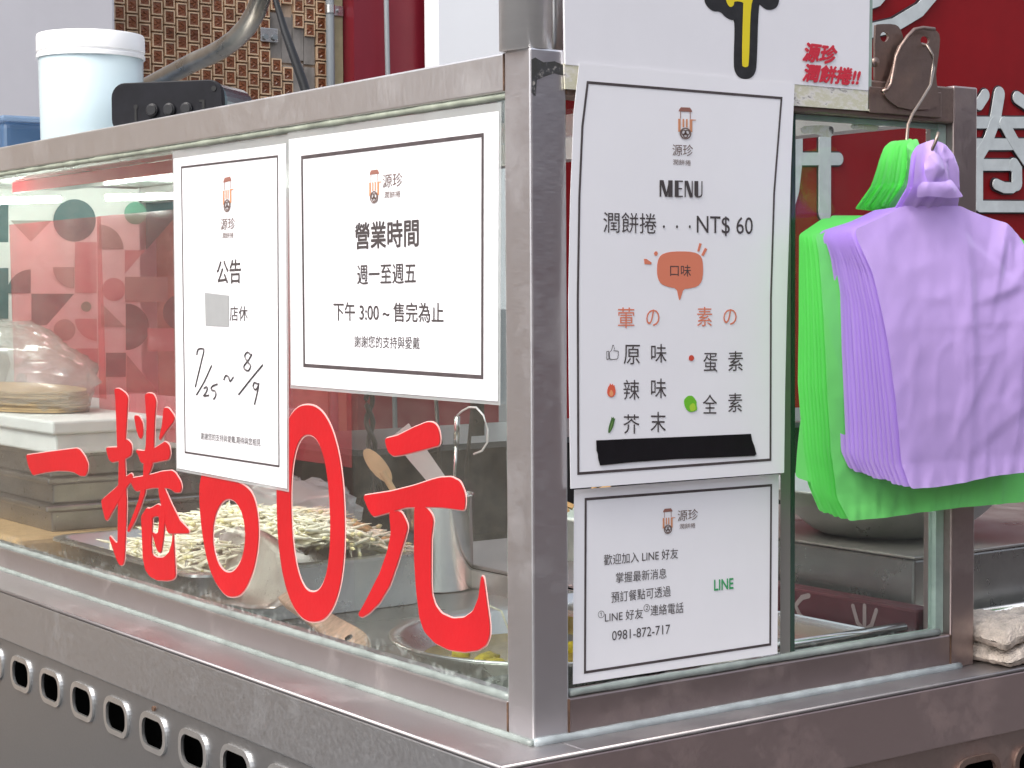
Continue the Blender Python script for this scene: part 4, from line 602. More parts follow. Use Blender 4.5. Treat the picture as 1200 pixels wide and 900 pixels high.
# printed geometric end panel
d = MB(); d.box((.06, 2.31, -.03), (.626, 2.318, .690)); d.build('end_panel', mat('panel_print_base', (.80, .84, .80, 1), .5, 0, .05, 5), cart)
pt = MB(); COLS = dict(t=0, g=1, r=2, s=3)
for k, (c_, q) in enumerate(PRINT): pt.add([(x, 2.3085 - .0002 * (k % 5), z) for x, z in q], [tuple(range(len(q)))], COLS[c_])
pt.build('geometric_print', [mat('print_teal', (.035, .13, .14, 1), .5), mat('print_sage', (.36, .36, .32, 1), .5), mat('print_rose', (.62, .36, .36, 1), .5), mat('print_green', (.16, .45, .32, 1), .5)], cart)
for (x0, x1) in ((.05, .358), (.459, .62)):
    d = MB(); d.tube([(x0, 2.1, .6385 + .053 * (x0 - .1)), (x1, 2.1, .6385 + .053 * (x1 - .1))], .0068, 12); d.build('led_tube', m_led, cart, smooth=True)
# red clear sheets hung inside
for (y0, y1, zb) in ((.857, 1.778, .20), (1.766, 2.235, .262)):
    w = MB(); n = 14
    for i in range(n + 1):
        y = y0 + (y1 - y0) * i / n; dxw = .003 * math.sin(i * 1.3) + (.008 if y0 > 1.5 else 0)
        w.v += [Vector((.30 + dxw, y, zb)), Vector((.30 + dxw * .3, y, .604))]
    w.f = [(2 * i, 2 * i + 2, 2 * i + 3, 2 * i + 1) for i in range(n)]; w.mi = [0] * n
    tag(w.build('red_plastic_sheet', m_film, smooth=True), 'clear red plastic sheet hung inside the case ' + ('in front of the far pattern' if y0 > 1.5 else 'nearer the corner, behind the two notices'), 'plastic sheet', 'red sheets in the case')

# vinyl lettering stuck on the left pane (part of the pane's cart)
vin = []
def vinyl(name, groups, holes=False):
    top, edge = MB(), MB()
    if holes:
        plate(top, 'L', .0078, [smooth_loop(groups[0], 2), smooth_loop(groups[1], 1)], .0002)
        plate(edge, 'L', .0090, [smooth_loop(groups[0], 2), smooth_loop(groups[1], 1)], .0002, offset=.0018)
    else:
        for k, q in enumerate(groups):
            q = round_corners(q, .004)
            plate(top, 'L', .0078 - .0001 * k, [q], .00006, offset=.0011)
            plate(edge, 'L', .0092 - .00008 * k, [q], .00005, offset=.0024)
    o = top.build(name, m_vinyl, cart); edge.build('cut_edge', m_vinyledge, o); return o
vinyl('vinyl_character', V_YI); vinyl('vinyl_character', V_JUAN); vinyl('vinyl_numeral', V_SIX, True); vinyl('vinyl_numeral', V_ZERO, True); vinyl('vinyl_character', V_YUAN)

# ------------------------------------------------------------------ notices
def bb(q): return (sum(p[0] for p in q) / len(q), min(p[1] for p in q))
def cart_logo(P, plane, c, parent):
    p0, p1, p2 = (Vector(q) for q in P)
    f = lambda u, v: tuple(p0 + (p1 - p0) * u + (p2 - p0) * v)
    a = MB(); ra = [f(.08, .87), f(.92, .87), f(.88, .93), f(.78, 1.), f(.22, 1.), f(.12, .93)]
    sheet(a, plane, c, ra, 0, .0001)
    for u in (.2, .8): sheet(a, plane, c, [f(u - .02, .65), f(u + .02, .65), f(u + .02, .87), f(u - .02, .87)], 0, .0001)
    for (u0, u1, v0) in ((.05, .2, .24), (.32, .42, .38), (.53, .63, .38), (.76, .92, .24)):
        sheet(a, plane, c - .0001, [f(u0, v0), f(u1, v0), f(u1, .64), f(u0, .64)], 1, .0001)
    sheet(a, plane, c - .0002, [f(.9, .6), f(1.15, .61), f(1.15, .63), f(.9, .64)], 1, .0001)
    def circ(cu, cv, ru, rv, w, mi):
        n = 20
        o_ = [f(cu + ru * math.cos(2 * math.pi * k / n), cv + rv * math.sin(2 * math.pi * k / n)) for k in range(n)]; i_ = [f(cu + (ru - w) * math.cos(2 * math.pi * k / n), cv + (rv - w * .45) * math.sin(2 * math.pi * k / n)) for k in range(n)]
        vs = [PL[plane](c - .0004, *q) for q in o_ + i_]; a.add(vs, [(k, (k + 1) % n, n + (k + 1) % n, n + k) for k in range(n)], mi)
    circ(.49, .19, .36, .18, .08, 2); circ(.38, .22, .17, .09, .07, 2); circ(.60, .22, .17, .09, .07, 2); circ(.49, .13, .17, .08, .07, 2)
    a.build('cart_emblem', [INK['roof'], INK['orange'], INK['brown']], parent)
def notice(name, label, plane, c, q, border, bw, items, cartbox, mp, lam=None, group=None):
    cx, cz = bb(q)
    t = thing(name, label, 'notice', PL[plane](c, cx, cz), group)
    w = MB(); sheet(w, plane, c, q, 0, .0004); w.build('sheet', mp, t)
    if lam:
        w = MB(); sheet(w, plane, c + .0006, lam, 0, .0004); w.build('laminate', m_lam, t)
    w = MB(); ring(w, plane, c - .0004, border, bw); w.build('border', m_border, t)
    for s, P, bo, col in items:
        w = MB(); lettering(w, plane, c - .0005, s, P, bo); w.build('text_line', INK[col], t)
    cart_logo(cartbox, plane, c - .0004, t)
    return t
def inset(q, a, top=None):
    """shrink a quad TL,TR,BR,BL by a metres"""
    n = len(q); cx = sum(p[0] for p in q) / n; cy = sum(p[1] for p in q) / n
    return [(x + (a if x < cx else -a), y + (a if y < cy else -(top or a))) for x, y in q]
XA = .006
ta = notice('closing_notice', 'tall laminated notice with handwritten dates on the left glass', 'L', XA, inset(A_SHEET, .004, .011), A_BORDER, .0026, A_TEXT, A_CART, m_paperl, A_SHEET)
w = MB(); sheet(w, 'L', XA - .0006, A_STICKER, 0, .0003); w.build('grey_sticker', m_grey, ta)
w = MB()
for s in A_HAND:
    q = [Vector(p) for p in s]; f_ = []
    for i in range(len(q) - 1):                                    # Catmull-Rom through the pen points
        a, b_, c_, d_ = q[max(i - 1, 0)], q[i], q[i + 1], q[min(i + 2, len(q) - 1)]
        for k in range(5):
            u = k / 5; f_.append(.5 * ((2 * b_) + (c_ - a) * u + (2 * a - 5 * b_ + 4 * c_ - d_) * u * u + (3 * b_ - a - 3 * c_ + d_) * u ** 3))
    f_.append(q[-1])
    w.tube([(XA - .0005, p.x, p.y) for p in f_], .0011, 6)
w.build('handwriting', INK['ink'], ta)
notice('opening_hours_notice', 'wide laminated opening hours notice on the left glass beside the corner post', 'L', XA - .0012, inset(B_SHEET, .004, .009), B_BORDER, .0042, B_TEXT, B_CART, m_paperl, B_SHEET)
tc_ = notice('menu_sheet', 'tall paper menu with price and coral speech bubble on the right face', 'R', -.006, C_SHEET, C_BORDER, .0027, C_TEXT, C_CART, m_paper)
YC = -.0066
# MENU in a thick-thin display face, drawn by hand
w = MB(); p0, p1, p2 = (Vector(q) for q in C_MENU)
def mq(q, u0, u1):
    return [tuple(p0 + (p1 - p0) * (u0 + (u1 - u0) * u) + (p2 - p0) * v) for u, v in q]
GL = [(.00, .30, [[(0, 0), (.13, 0), (.13, 1), (0, 1)], [(.0, 1), (.30, 1), (.62, .0), (.42, 0)], [(.45, 0), (.60, 0), (.82, 1), (.72, 1)], [(.66, 0), (1, 0), (1, 1), (.66, 1)]]),
      (.35, .54, [[(0, 0), (.48, 0), (.48, 1), (0, 1)], [(.48, 0), (1, 0), (1, .08), (.48, .08)], [(.48, .92), (1, .92), (1, 1), (.48, 1)], [(.48, .47), (.9, .47), (.9, .55), (.48, .55)]]),
      (.58, .77, [[(0, 0), (.14, 0), (.14, 1), (0, 1)], [(0, 1), (.42, 1), (1, 0), (.62, 0)], [(.87, 0), (1, 0), (1, 1), (.87, 1)]]),
      (.81, 1.0, [[(0, .16), (.48, .05), (.48, 1), (0, 1)], [(0, .16), (.12, .04), (.35, 0), (.7, 0), (.92, .06), (1, .2), (.86, .2), (.75, .1), (.48, .07)], [(.87, .15), (1, .15), (1, 1), (.87, 1)]])]
k_ = 0
for u0, u1, polys in GL:
    for q in polys: sheet(w, 'R', YC - .00003 * k_, mq(q, u0, u1), 0, .00002); k_ += 1
w.build('heading', INK['ink'], tc_)
w = MB()
for (x, z) in C_DOTS: sheet(w, 'R', YC, [(x + .0013 * math.cos(a), z + .0016 * math.sin(a)) for a in frange(0, 5.9, 14)], 0, .0001)
w.build('leader_dots', INK['ink'], tc_)
w = MB(); sheet(w, 'R', -.00635, smooth_loop(C_BUBBLE, 1), 0, .0001)
for q in C_RAYS: sheet(w, 'R', -.00635, q, 0, .0001)
w.build('speech_bubble', INK['coral'], tc_)
w = MB()
for k, q in enumerate(C_THUMB): ring(w, 'R', YC, q, .0007)
w.build('thumb_icon', INK['ink'], tc_)
for nm, qs, ms in (('flame_icon', C_FLAME, [(.75, .13, .07, 1), (.85, .36, .16, 1)]), ('pickle_icon', C_PICKLE, [(.06, .15, .035, 1), (.16, .28, .08, 1)]), ('egg_icon', C_EGG, [(.62, .08, .05, 1)]), ('lettuce_icon', C_LETTUCE, [(.16, .52, .03, 1), (.42, .66, .05, 1)])):
    w = MB()
    for k, q in enumerate(qs): sheet(w, 'R', YC - .0001 * k, smooth_loop(q, 1), k, .00005)
    w.build(nm, [mat(nm + '_ink', c_, .5) for c_ in ms], tc_)
w = MB(); sheet(w, 'R', YC - .0006, C_TAPE, 0, .0004); w.build('black_tape', m_tape, tc_)
td = notice('contact_sheet', 'smaller white sheet with contact lines below the menu', 'R', .0045, D_SHEET, D_BORDER, .0027, D_TEXT, D_CART, m_paper)

# ------------------------------------------------------------------ white pointing sign above the right rail
t = thing('pointing_sign', 'white sign board with black and yellow pointing finger above the menu', 'sign', (.26, -.003, .69))
w = MB(); plate(w, 'R', -.0035, [E_SHEET], .0028); w.build('board', m_acrylic, t)
x1 = E_SHEET[2][0]
w = MB(); plate(w, 'R', -.0030, [[(E_SHEET[1][0] + .0002, E_SHEET[1][1]), (E_SHEET[1][0] + .005, E_SHEET[1][1]), (x1 + .0052, .664), (x1 + .0002, .664)]], .0022); w.build('clear_edge', m_glassedge, t)
w = MB(); plate(w, 'R', -.0030, [E_STRIP], .0022); w.build('worn_strip', m_worn, t)
w = MB(); plate(w, 'R', -.0040, [smooth_loop(E_FINGER[0], 2)], .0002); plate(w, 'R', -.0043, [smooth_loop(E_FINGER[1], 2)], .0002, 1); w.build('pointing_hand', [m_blackpaint, m_yellow], t)
for s, P, bo, col in E_TEXT:
    w = MB(); lettering(w, 'R', -.0047, s, P, 3); w.build('sticker_text', INK['red'], t)

# ------------------------------------------------------------------ rusty brackets and hook on the right rail
t = thing('rusty_bracket', 'two rusty drilled steel plates on the rail above the bags', 'bracket', (.53, 0, .68))
w = MB(); plate(w, 'R', .002, [smooth_loop(BR1[0], 1), BR1[1]], .003); w.build('rear_plate', m_rust, t, bevel=.0006)
w = MB(); plate(w, 'R', -.006, [smooth_loop(BR2[0], 1), BR2[1]], .003); w.build('front_plate', m_rust, t, bevel=.0006)
e = [q for q in BR2[0][:5]]
w = MB(); w.tube(LIP, .0024, 8); w.build('bent_lip', m_rust, t, smooth=True)
w = MB(); w.tube([(.4885, .001, .718), (.4885, -.004, .718)], .0055, 12); w.build('rivet', m_rust, t, smooth=True)
w = MB(); w.box((.478, -.0035, .660), (.60, -.0005, .690)); w.build('foot_plate', m_rust, t, bevel=.001)
w = MB(); w.tube(HOOK, .0019, 8); o = w.build('bag_hook', steel('hook_wire', (.36, .30, .26, 1), .35, .6, (.12, .07, .05, 1), (20, 20, 20), .45), smooth=True)
tag(o, 'bent steel wire hook hanging from the rusty bracket through the bag handles', 'hook')

# ------------------------------------------------------------------ carrier-bag bundles
def fine(q, step):
    """triangulated, evenly refined fill of an outline"""
    bm = bmesh.new()
    bm.faces.new([bm.verts.new((x, z, 0)) for x, z in q]); bmesh.ops.triangulate(bm, faces=bm.faces[:])
    for it in range(8):
        es = [e_ for e_ in bm.edges if e_.calc_length() > step]
        if not es: break
        bmesh.ops.subdivide_edges(bm, edges=es, cuts=1); bmesh.ops.triangulate(bm, faces=bm.faces[:])
        bmesh.ops.beautify_fill(bm, faces=bm.faces[:], edges=bm.edges[:])
    bm.verts.index_update()
    vs = [(v.co.x, v.co.y) for v in bm.verts]; fs = [tuple(v.index for v in f.verts) for f in bm.faces]; bm.free()
    return vs, fs
def crease(x, z, lines):
    """height of sharp folds: each line is (x, z, angle, height, width, length)"""
    h = 0
    for (lx, lz, an, hh, wd, ln) in lines:
        ca, sa = math.cos(an), math.sin(an); u = (x - lx) * ca + (z - lz) * sa; v = -(x - lx) * sa + (z - lz) * ca
        h += hh * max(0, 1 - abs(v) / (wd if v > 0 else wd * .45)) * max(0, 1 - abs(u) / ln)
    return h
def bag_front(q, c, seed, name, m_, parent, lines, wob=.0013):
    vs, fs = fine(round_corners(q, .005), .0075)
    zs = [p[1] for p in q]; z1, z0 = max(zs), min(zs)
    w_ = MB(); out = []
    for x, z in vs:
        t_ = (z1 - z) / (z1 - z0)
        h = .42 * crease(x, z, lines) + wob * (noise.noise(Vector((x * 7 + seed, z * 4, seed))) + .35 * noise.noise(Vector((x * 20 + seed, z * 11, seed))))
        rg = noise.noise(Vector((x * 16 + z * 9 + seed, z * 10 - x * 7, seed))); h += .0006 * max(0, 1 - abs(rg) * 6) * (.2 + t_); rg = noise.noise(Vector((x * 9 - z * 12 + seed, z * 8 + x * 5, seed + 7))); h += .0006 * max(0, 1 - abs(rg) * 5)
        h += .0004 * noise.noise(Vector((x * 60, z * 44, seed + 3))) + .0022 * max(0, t_ - .86) / .14 * noise.noise(Vector((x * 75, z * 14, seed + 5)))
        out.append(Vector((x, c - h - .010 * math.sin(min(1, t_ * 1.1) * math.pi), z)))
    w_.add(out, fs)
    return w_.build(name, m_, parent, smooth=True)
def bundle(name, label, qa, qb, handle, c, m_, n, seed, lines, hn, hfan, hdrop=.003):
    cx, cz = bb(qb)
    t = thing(name, label, 'bag bundle', (cx, c, cz), 'plastic bag bundles on the hook')
    bag_front(qa, c, seed, 'front_bag', m_, t, lines)
    rg = random.Random(int(seed * 10)); z1 = max(p[1] for p in qa); z0 = min(p[1] for p in qa)
    for k in range(1, n):
        u = (k / (n - 1)) ** .9; jk = rg.uniform(-.0010, .0010); jz = rg.uniform(-.0018, .0018)
        q = [(a[0] * (1 - u) + b_[0] * u + jk * (a[0] < cx) + .0007 * noise.noise(Vector((a[1] * 14, k * 3.1, seed))), a[1] * (1 - u) + b_[1] * u + (jz if a[1] < cz + .12 else 0)) for a, b_ in zip(qa, qb)]
        vs, fs = fine(round_corners(q, .004), .03)
        w_ = MB(); out = []
        for x, z in vs:
            t_ = (z1 - z) / (z1 - z0); e_ = max(0, 1 - (x - min(p[0] for p in q)) / .05)
            out.append(Vector((x, c + .0035 + .0026 * k - .010 * math.sin(min(1, t_ * 1.1) * math.pi) * (1 - u) - .006 * (1 - u) * e_ * t_ + .0012 * noise.noise(Vector((x * 12, z * 9, k))), z)))
        w_.add(out, fs); w_.build('bag', m_, t, smooth=True)
    hz0 = min(p[1] for p in handle); hz1 = max(p[1] for p in handle)
    hx = sum(p[0] for p in handle) / len(handle)
    hl = [(hx - .014, hz0 + .04, 1.40, .007, .010, .07), (hx + .012, hz0 + .03, 1.75, .006, .009, .06), (hx + .002, hz0 + .02, 1.5, .005, .008, .05), (hx + .02, hz0 + .06, 2.2, .004, .008, .03)]
    for k in range(hn):
        u = k / max(1, hn - 1)
        q = [(x - hfan * u * (.15 + max(0, (hz1 - z) / (hz1 - hz0)) ** .7) + .0012 * math.sin(k * 2.4), z - hdrop * u - .0015 * math.sin(k * 1.7)) for x, z in handle]
        vs, fs = fine(round_corners(q, .004), .008); w_ = MB(); out = []
        for x, z in vs:
            v = (z - hz0) / (hz1 - hz0)
            out.append(Vector((x, c + .006 - .013 * min(1, v * 3) + .0026 * k - .008 * math.sin(v * 2.6) + .0010 * noise.noise(Vector((x * 40, z * 25, seed + k))) - (crease(x, z, hl) if k == 0 else 0) , z)))
        w_.add(out, fs); w_.build('handle', m_, t, smooth=True)
    return t
PCX = .62
lines_p = [(.545, .43, 1.62, .006, .030, .30), (.635, .40, 1.55, .007, .028, .26), (.60, .50, 1.25, .008, .022, .09), (.60, .455, .25, .006, .02, .07), (.56, .50, 2.6, .004, .02, .10), (.66, .50, .7, .005, .025, .1), (.70, .36, 1.2, .005, .03, .12), (.60, .30, .5, .004, .03, .08), (.66, .27, 2.3, .005, .02, .08), (.55, .33, 1.0, .003, .02, .1), (.62, .545, 1.5, .010, .016, .07), (.585, .42, .03, .002, .02, .16)]
tp = bundle('purple_bags', 'bundle of purple plastic bags hung in front on the wire hook', PURPLE_A, PURPLE_B, PURPLE_HANDLE, -.086, m_purple, 16, 8.1, lines_p, 4, .002)
lines_g = [(.40, .42, 1.7, .005, .02, .25), (.45, .25, 1.4, .003, .02, .1), (.52, .20, .2, .003, .02, .15), (.62, .20, 1.2, .004, .02, .06), (.47, .21, 1.1, .004, .015, .05), (.54, .205, 1.4, .004, .012, .05), (.58, .2, 1.3, .003, .012, .05), (.66, .205, 1.5, .004, .014, .05)]
tg = bundle('green_bags', 'bundle of bright green plastic bags hanging behind the purple ones', GREEN_A, GREEN_B, GREEN_HANDLE, -.046, m_green, 9, 3.3, lines_g, 12, .020, .002)
w = MB(); vs, fs = fine(round_corners(GREEN2, .005), .02); w.add([(x, -.024 + .002 * noise.noise(Vector((x * 9, z * 9, 2))), z) for x, z in vs], fs); w.build('rear_bag', m_green, tg, smooth=True)
# crumpled flap of the torn-off tab folded over the purple handle, and the pinched crest above it
for nm, q, c_, sd_ in (('folded_flap', FLAP, -.105, 4), ('pinched_crest', CREST, -.103, 7)):
    vs, fs = fine(round_corners(q, .003), .005); w = MB(); out = []
    xs = [p[0] for p in q]; zs = [p[1] for p in q]
    for x, z in vs:
        u = (x - min(xs)) / (max(xs) - min(xs)); v = (z - min(zs)) / (max(zs) - min(zs))
        h = .004 * math.sin(u * 3.1) * math.sin(v * 3.1) + .0022 * max(0, 1 - 3 * abs(noise.noise(Vector((x * 28 + z * 14, z * 34, sd_))))) + .0004 * noise.noise(Vector((x * 110, z * 110, sd_)))
        out.append(Vector((x, c_ - h, z)))
    w.add(out, fs); w.build(nm, m_purple, tp, smooth=True)

# ------------------------------------------------------------------ things on the roof of the case
t = thing('lidded_bucket', 'milky plastic bucket with white lid standing on the case roof', 'bucket', (.16, 1.46, .699))
bc = (.15, 1.44, .699); BS = .70
w = MB(); w.lathe(bc, [(.0, 0), (.116, 0), (.120, .004), (.123, .160), (.119, .160), (.116, .006), (0, .005)], 48, 0, BS, BS); w.build('tub', m_bucket, t, smooth=True)
w = MB(); w.lathe(bc, [(.0, .150), (.126, .150), (.127, .1505), (.127, .156), (.1245, .157), (.1245, .160), (.127, .1615), (.1265, .186), (.1245, .1895), (.112, .191), (.108, .188), (0, .188)], 56, 0, BS, BS); o = w.build('lid', m_lidw, t, smooth=True); md = o.modifiers.new('es', 'EDGE_SPLIT'); md.split_angle = R(35)
w = MB(); w.lathe(bc, [(.0, .008), (.114, .008), (.117, .120), (0, .121)], 40, 0, BS, BS); w.build('contents', mat('pale_blue_contents', (.70, .86, .90, 1), .6), t, smooth=True)
t = thing('blue_box', 'clear blue plastic box at the far left of the case roof', 'box', (.2, 1.95, .70))
w = MB(); w.box((.08, 1.66, .70), (.36, 2.2, .762)); w.build('tub', m_blue, t, bevel=.012, seg=3)
w = MB(); w.box((.075, 1.655, .7625), (.365, 2.205, .772)); w.build('lid', film('blue_clear_lid', (.25, .38, .55, 1), .6, .15), t, bevel=.004)
# radio speaker
t = thing('radio_speaker', 'black portable speaker with three round knobs beside the bucket', 'speaker', (.18, 1.0, .699))
ax = Vector((.622, -.783, 0)); ay = Vector((.783, .622, 0)); o0 = Vector((.060, 1.130, .699))
def spk(mb, prof_out, d0, d1, mi=0):
    vs = [o0 + ax * u + Vector((0, 0, v)) + ay * d0 for u, v in prof_out] + [o0 + ax * u + Vector((0, 0, v)) + ay * d1 for u, v in prof_out]; n = len(prof_out)
    mb.add(vs, [tuple(range(n)), tuple(range(n, 2 * n))[::-1]] + [(n + i, n + (i + 1) % n, (i + 1) % n, i) for i in range(n)], mi)
w = MB(); spk(w, rrect(.080, .0385, .182, .076, .022), 0, .010); w.build('front_plate', m_black, t, bevel=.0015)
w = MB(); spk(w, rrect(.080, .0385, .180, .075, .030), .0105, .125); w.build('barrel', m_teal, t, bevel=.010, seg=3)
for u in (.058, .086, .114):
    w = MB(); c0 = o0 + ax * u + Vector((0, 0, .034)); w.tube([c0 - ay * .0005, c0 - ay * .005], .0098, 18); w.tube([c0 - ay * .005, c0 - ay * .007], .0080, 18); w.build('knob', mat('knob_black', (.02, .02, .022, 1), .35, spec=.3), t, bevel=.001)
m_sock = mat('socket_black', (.002, .002, .002, 1), .6)
for (u, v, r_) in ((.158, .063, .004), (.030, .040, .0035)):
    w = MB(); c0 = o0 + ax * u + Vector((0, 0, v)); w.tube([c0 - ay * .0004, c0 - ay * .0012], r_, 12); w.build('socket', m_sock, t)
w = MB(); spk(w, [(.028, .016), (.0315, .016), (.0315, .038), (.028, .038)], -.001, -.0003)
w.build('slot', m_sock, t)
w = MB(); spk(w, [(.139, .02), (.143, .02), (.143, .047), (.134, .047), (.134, .044), (.139, .044)], -.0012, -.0003); w.build('slot', m_sock, t)
# cable hanging from the bent pipe
w = MB(); w.tube([(.35, 1.176, .975), (.352, 1.172, .935), (.36, 1.155, .88), (.38, 1.135, .80), (.40, 1.12, .72), (.405, 1.115, .699)], [.004, .0045, .0065, .008, .0075, .007], 10)
tag(w.build('power_cable', m_cable, smooth=True), 'thick black cable hanging off the bent pipe in front of the tile wall', 'cable')

# ------------------------------------------------------------------ inside the case, left side
# wooden block with stacked trays and a white lid, bag of wrappers on top
w = MB(); w.box((.046, 1.56, -.0395), (.50, 2.28, .042)); o = w.build('chopping_block', m_wood, bevel=.012, seg=3); tag(o, 'pale wooden chopping block behind the glass at the far left', 'chopping block')
zs_ = .042
for k in range(3):
    w = MB(); z0 = zs_ + k * .048; ins = .006 * (k % 2)
    w.box((.13 + ins, 1.60 + ins, z0), (.56, 2.2, z0 + .036)); 
    w.box((.115 + ins, 1.585 + ins, z0 + .0362), (.575, 2.21, z0 + .0475))
    o = w.build('food_tray', steel('tray_dark_%d' % k, (.32, .31, .31, 1), .3, .3, (.2, .18, .17, 1), (3, 3, 3)), bevel=.003)
    tag(o, ['dark steel tray at the bottom of the stack on the chopping block', 'dark steel tray in the middle of the stack under the white box', 'dark steel tray directly under the white foam box'][k], 'tray', 'stacked steel trays')
zs_ += 3 * .048
w = MB(); w.box((.10, 1.50, zs_), (.58, 2.22, zs_ + .035)); w.box((.092, 1.492, zs_ + .0352), (.588, 2.228, zs_ + .058)); o = w.build('foam_box', mat('white_foam', (.70, .71, .70, 1), .6, 0, .05, 14), bevel=.004)
tag(o, 'shallow white foam box on top of the stacked trays', 'box')
bz = zs_ + .058
t = thing('wrapper_bag', 'clear crumpled plastic bag of tan wrapper skins on the white box', 'bag', (.2, 1.9, bz))
w = MB()
for k in range(9):
    n = 40; z0 = bz + .002 + k * .0042
    cxk, cyk = .195 + random.uniform(-.004, .004), 1.93 + random.uniform(-.006, .006)
    q = [(cxk + .098 * math.cos(2 * math.pi * i / n) * (1 + .04 * noise.noise(Vector((i * .3, k, 1)))), cyk + .26 * math.sin(2 * math.pi * i / n) * (1 + .04 * noise.noise(Vector((i * .3, k, 5))))) for i in range(n)]
    w.add([(x, y, z0) for x, y in q] + [(x, y, z0 + .0036) for x, y in q], [tuple(range(n, 2 * n))] + [(i, (i + 1) % n, n + (i + 1) % n, n + i) for i in range(n)])
w.build('wrapper_stack', m_skin, t)
def blob(mb, c, r, seed, amp, n=26, m=18, flat=None, sharp=1.):
    c = Vector(c); vs = []; fs = []
    for j in range(m + 1):
        ph = math.pi * j / m
        for i in range(n):
            th = 2 * math.pi * i / n
            d_ = Vector((math.sin(ph) * math.cos(th), math.sin(ph) * math.sin(th), math.cos(ph)))
            f = 1 + amp * (noise.noise(d_ * 2.2 + Vector((seed, 0, 0))) + .5 * (1 - min(1, 5 * abs(noise.noise(d_ * 4.1 + Vector((0, seed, 0)))))) * sharp + .3 * noise.noise(d_ * 9 + Vector((0, 0, seed))))
            p = c + Vector((d_.x * r[0] * f, d_.y * r[1] * f, d_.z * r[2] * f))
            if flat is not None and p.z < flat: p.z = flat + .0005 * math.sin(i)
            vs.append(p)
    for j in range(m):
        for i in range(n): fs.append((j * n + i, (j + 1) * n + i, (j + 1) * n + (i + 1) % n, j * n + (i + 1) % n))
    mb.add(vs, fs)
w = MB()
blob(w, (.195, 1.93, bz + .045), (.105, .285, .085), 2.7, .16, 44, 30, bz + .001)
for v in w.v:
    if v.z > bz + .05: v.z += max(0, (v.y - 1.72)) * .12
w.build('clear_film', m_wrap, t, smooth=True)
# bean-sprout tray
TX0, TX1, TY0, TY1, TZ = .093, .528, .962, 1.535, .045
t = thing('sprout_tray', 'deep rectangular steel tray filled with bean sprouts', 'tray', (.31, 1.25, -.04))
w = MB()
def tray_shell(mb, x0, x1, y0, y1, zt, zb, taper, rim, rad=.03):
    rings = [(0, zb + .0015, -taper - .003), (0, zt, -.003), (0, zt + .0022, 0), (0, zt, rim), (0, zt - .004, rim + .001), (0, zt - .003, .001), (0, zb, -taper)]
    n = 0; allr = []
    for _, z, g in rings:
        q = rrect((x0 + x1) / 2, (y0 + y1) / 2, x1 - x0 + 2 * g, y1 - y0 + 2 * g, max(.004, rad + g), 6); n = len(q)
        allr.append([(x, y, z) for x, y in q])
    vs = [v for r_ in allr for v in r_]
    fs = [tuple(range(n))] + [(i * n + (k + 1) % n, i * n + k, (i + 1) * n + k, (i + 1) * n + (k + 1) % n) for i in range(len(rings) - 1) for k in range(n)] + [tuple((len(rings) - 1) * n + k for k in range(n))[::-1]]
    mb.add(vs, fs)
tray_shell(w, TX0 + .012, TX1 - .012, TY0 + .012, TY1 - .012, TZ, -.039, .012, .012)
o = w.build('shell', m_tray, t, smooth=True); md = o.modifiers.new('es', 'EDGE_SPLIT'); md.split_angle = R(50)
# sprouts
sp = MB(); rnd = random.Random(5)
def heap_h(x, y):
    u = (x - .33) / .20; v = (y - 1.16) / .33
    return .030 + .075 * max(0, 1 - u * u - v * v) + .012 * noise.noise(Vector((x * 18, y * 18, 2)))
cnt = 0
while cnt < 2000:
    x = rnd.uniform(TX0 + .02, TX1 - .02); y = rnd.uniform(TY0 + .01, 1.47)
    if rnd.random() > .25 + .75 * max(0, 1 - ((x - .31) / .24) ** 2 - ((y - 1.16) / .36) ** 2): continue
    h = heap_h(x, y); 
    z = h - rnd.random() ** 2 * .03
    L_ = rnd.uniform(.045, .085); a = rnd.uniform(0, 6.28); el = rnd.uniform(-.35, .4)
    d_ = Vector((math.cos(a) * math.cos(el), math.sin(a) * math.cos(el), math.sin(el))); side = d_.cross(Vector((0, 0, 1))).normalized() * rnd.uniform(-.026, .026)
    c0 = Vector((x, y, z)); pts = []
    s2 = rnd.uniform(-1, 1)
    for k in range(8):
        u = k / 7 - .5; pts.append(c0 + d_ * L_ * u + side * ((.25 - u * u) * 2.2 + s2 * .5 * math.sin(u * 6.28)) + Vector((0, 0, .012 * (.25 - u * u) + rnd.uniform(-.0008, .0008))))
    if min(p.x for p in pts) < TX0 + .024 or max(p.x for p in pts) > TX1 or min(p.y for p in pts) < TY0 + .016: continue
    r0 = rnd.uniform(.0021, .0034)
    sp.tube(pts, [r0 * .55, r0 * .95, r0, r0, r0 * .95, r0 * .8, r0 * .5, r0 * .15], 5, 0)
    if rnd.random() < .3:
        e_ = pts[0]; sp.tube([e_ + d_ * .002, e_ - d_ * .003, e_ - d_ * .008], [r0 * .9, r0 * 1.35, r0 * .4], 5, 1)
    cnt += 1
u_ = MB(); n = 22
for i in range(n + 1):
    for j in range(n + 1):
        x = TX0 + .028 + (TX1 - TX0 - .06) * i / n; y = TY0 + .028 + (1.44 - TY0) * j / n
        u_.v.append(Vector((x, y, max(-.02, heap_h(x, y) - .011))))
for i in range(n):
    for j in range(n): u_.f.append((i * (n + 1) + j, (i + 1) * (n + 1) + j, (i + 1) * (n + 1) + j + 1, i * (n + 1) + j + 1)); u_.mi.append(0)
o0s = len(sp.v); sp.v += u_.v; sp.f += [tuple(k + o0s for k in f) for f in u_.f]; sp.mi += [0] * len(u_.f)
o = sp.build('bean_sprouts', [m_sprout, m_sprouth], None, smooth=True)
tag(o, 'heap of creamy white bean sprouts filling the steel tray', 'bean sprouts', kind='stuff')
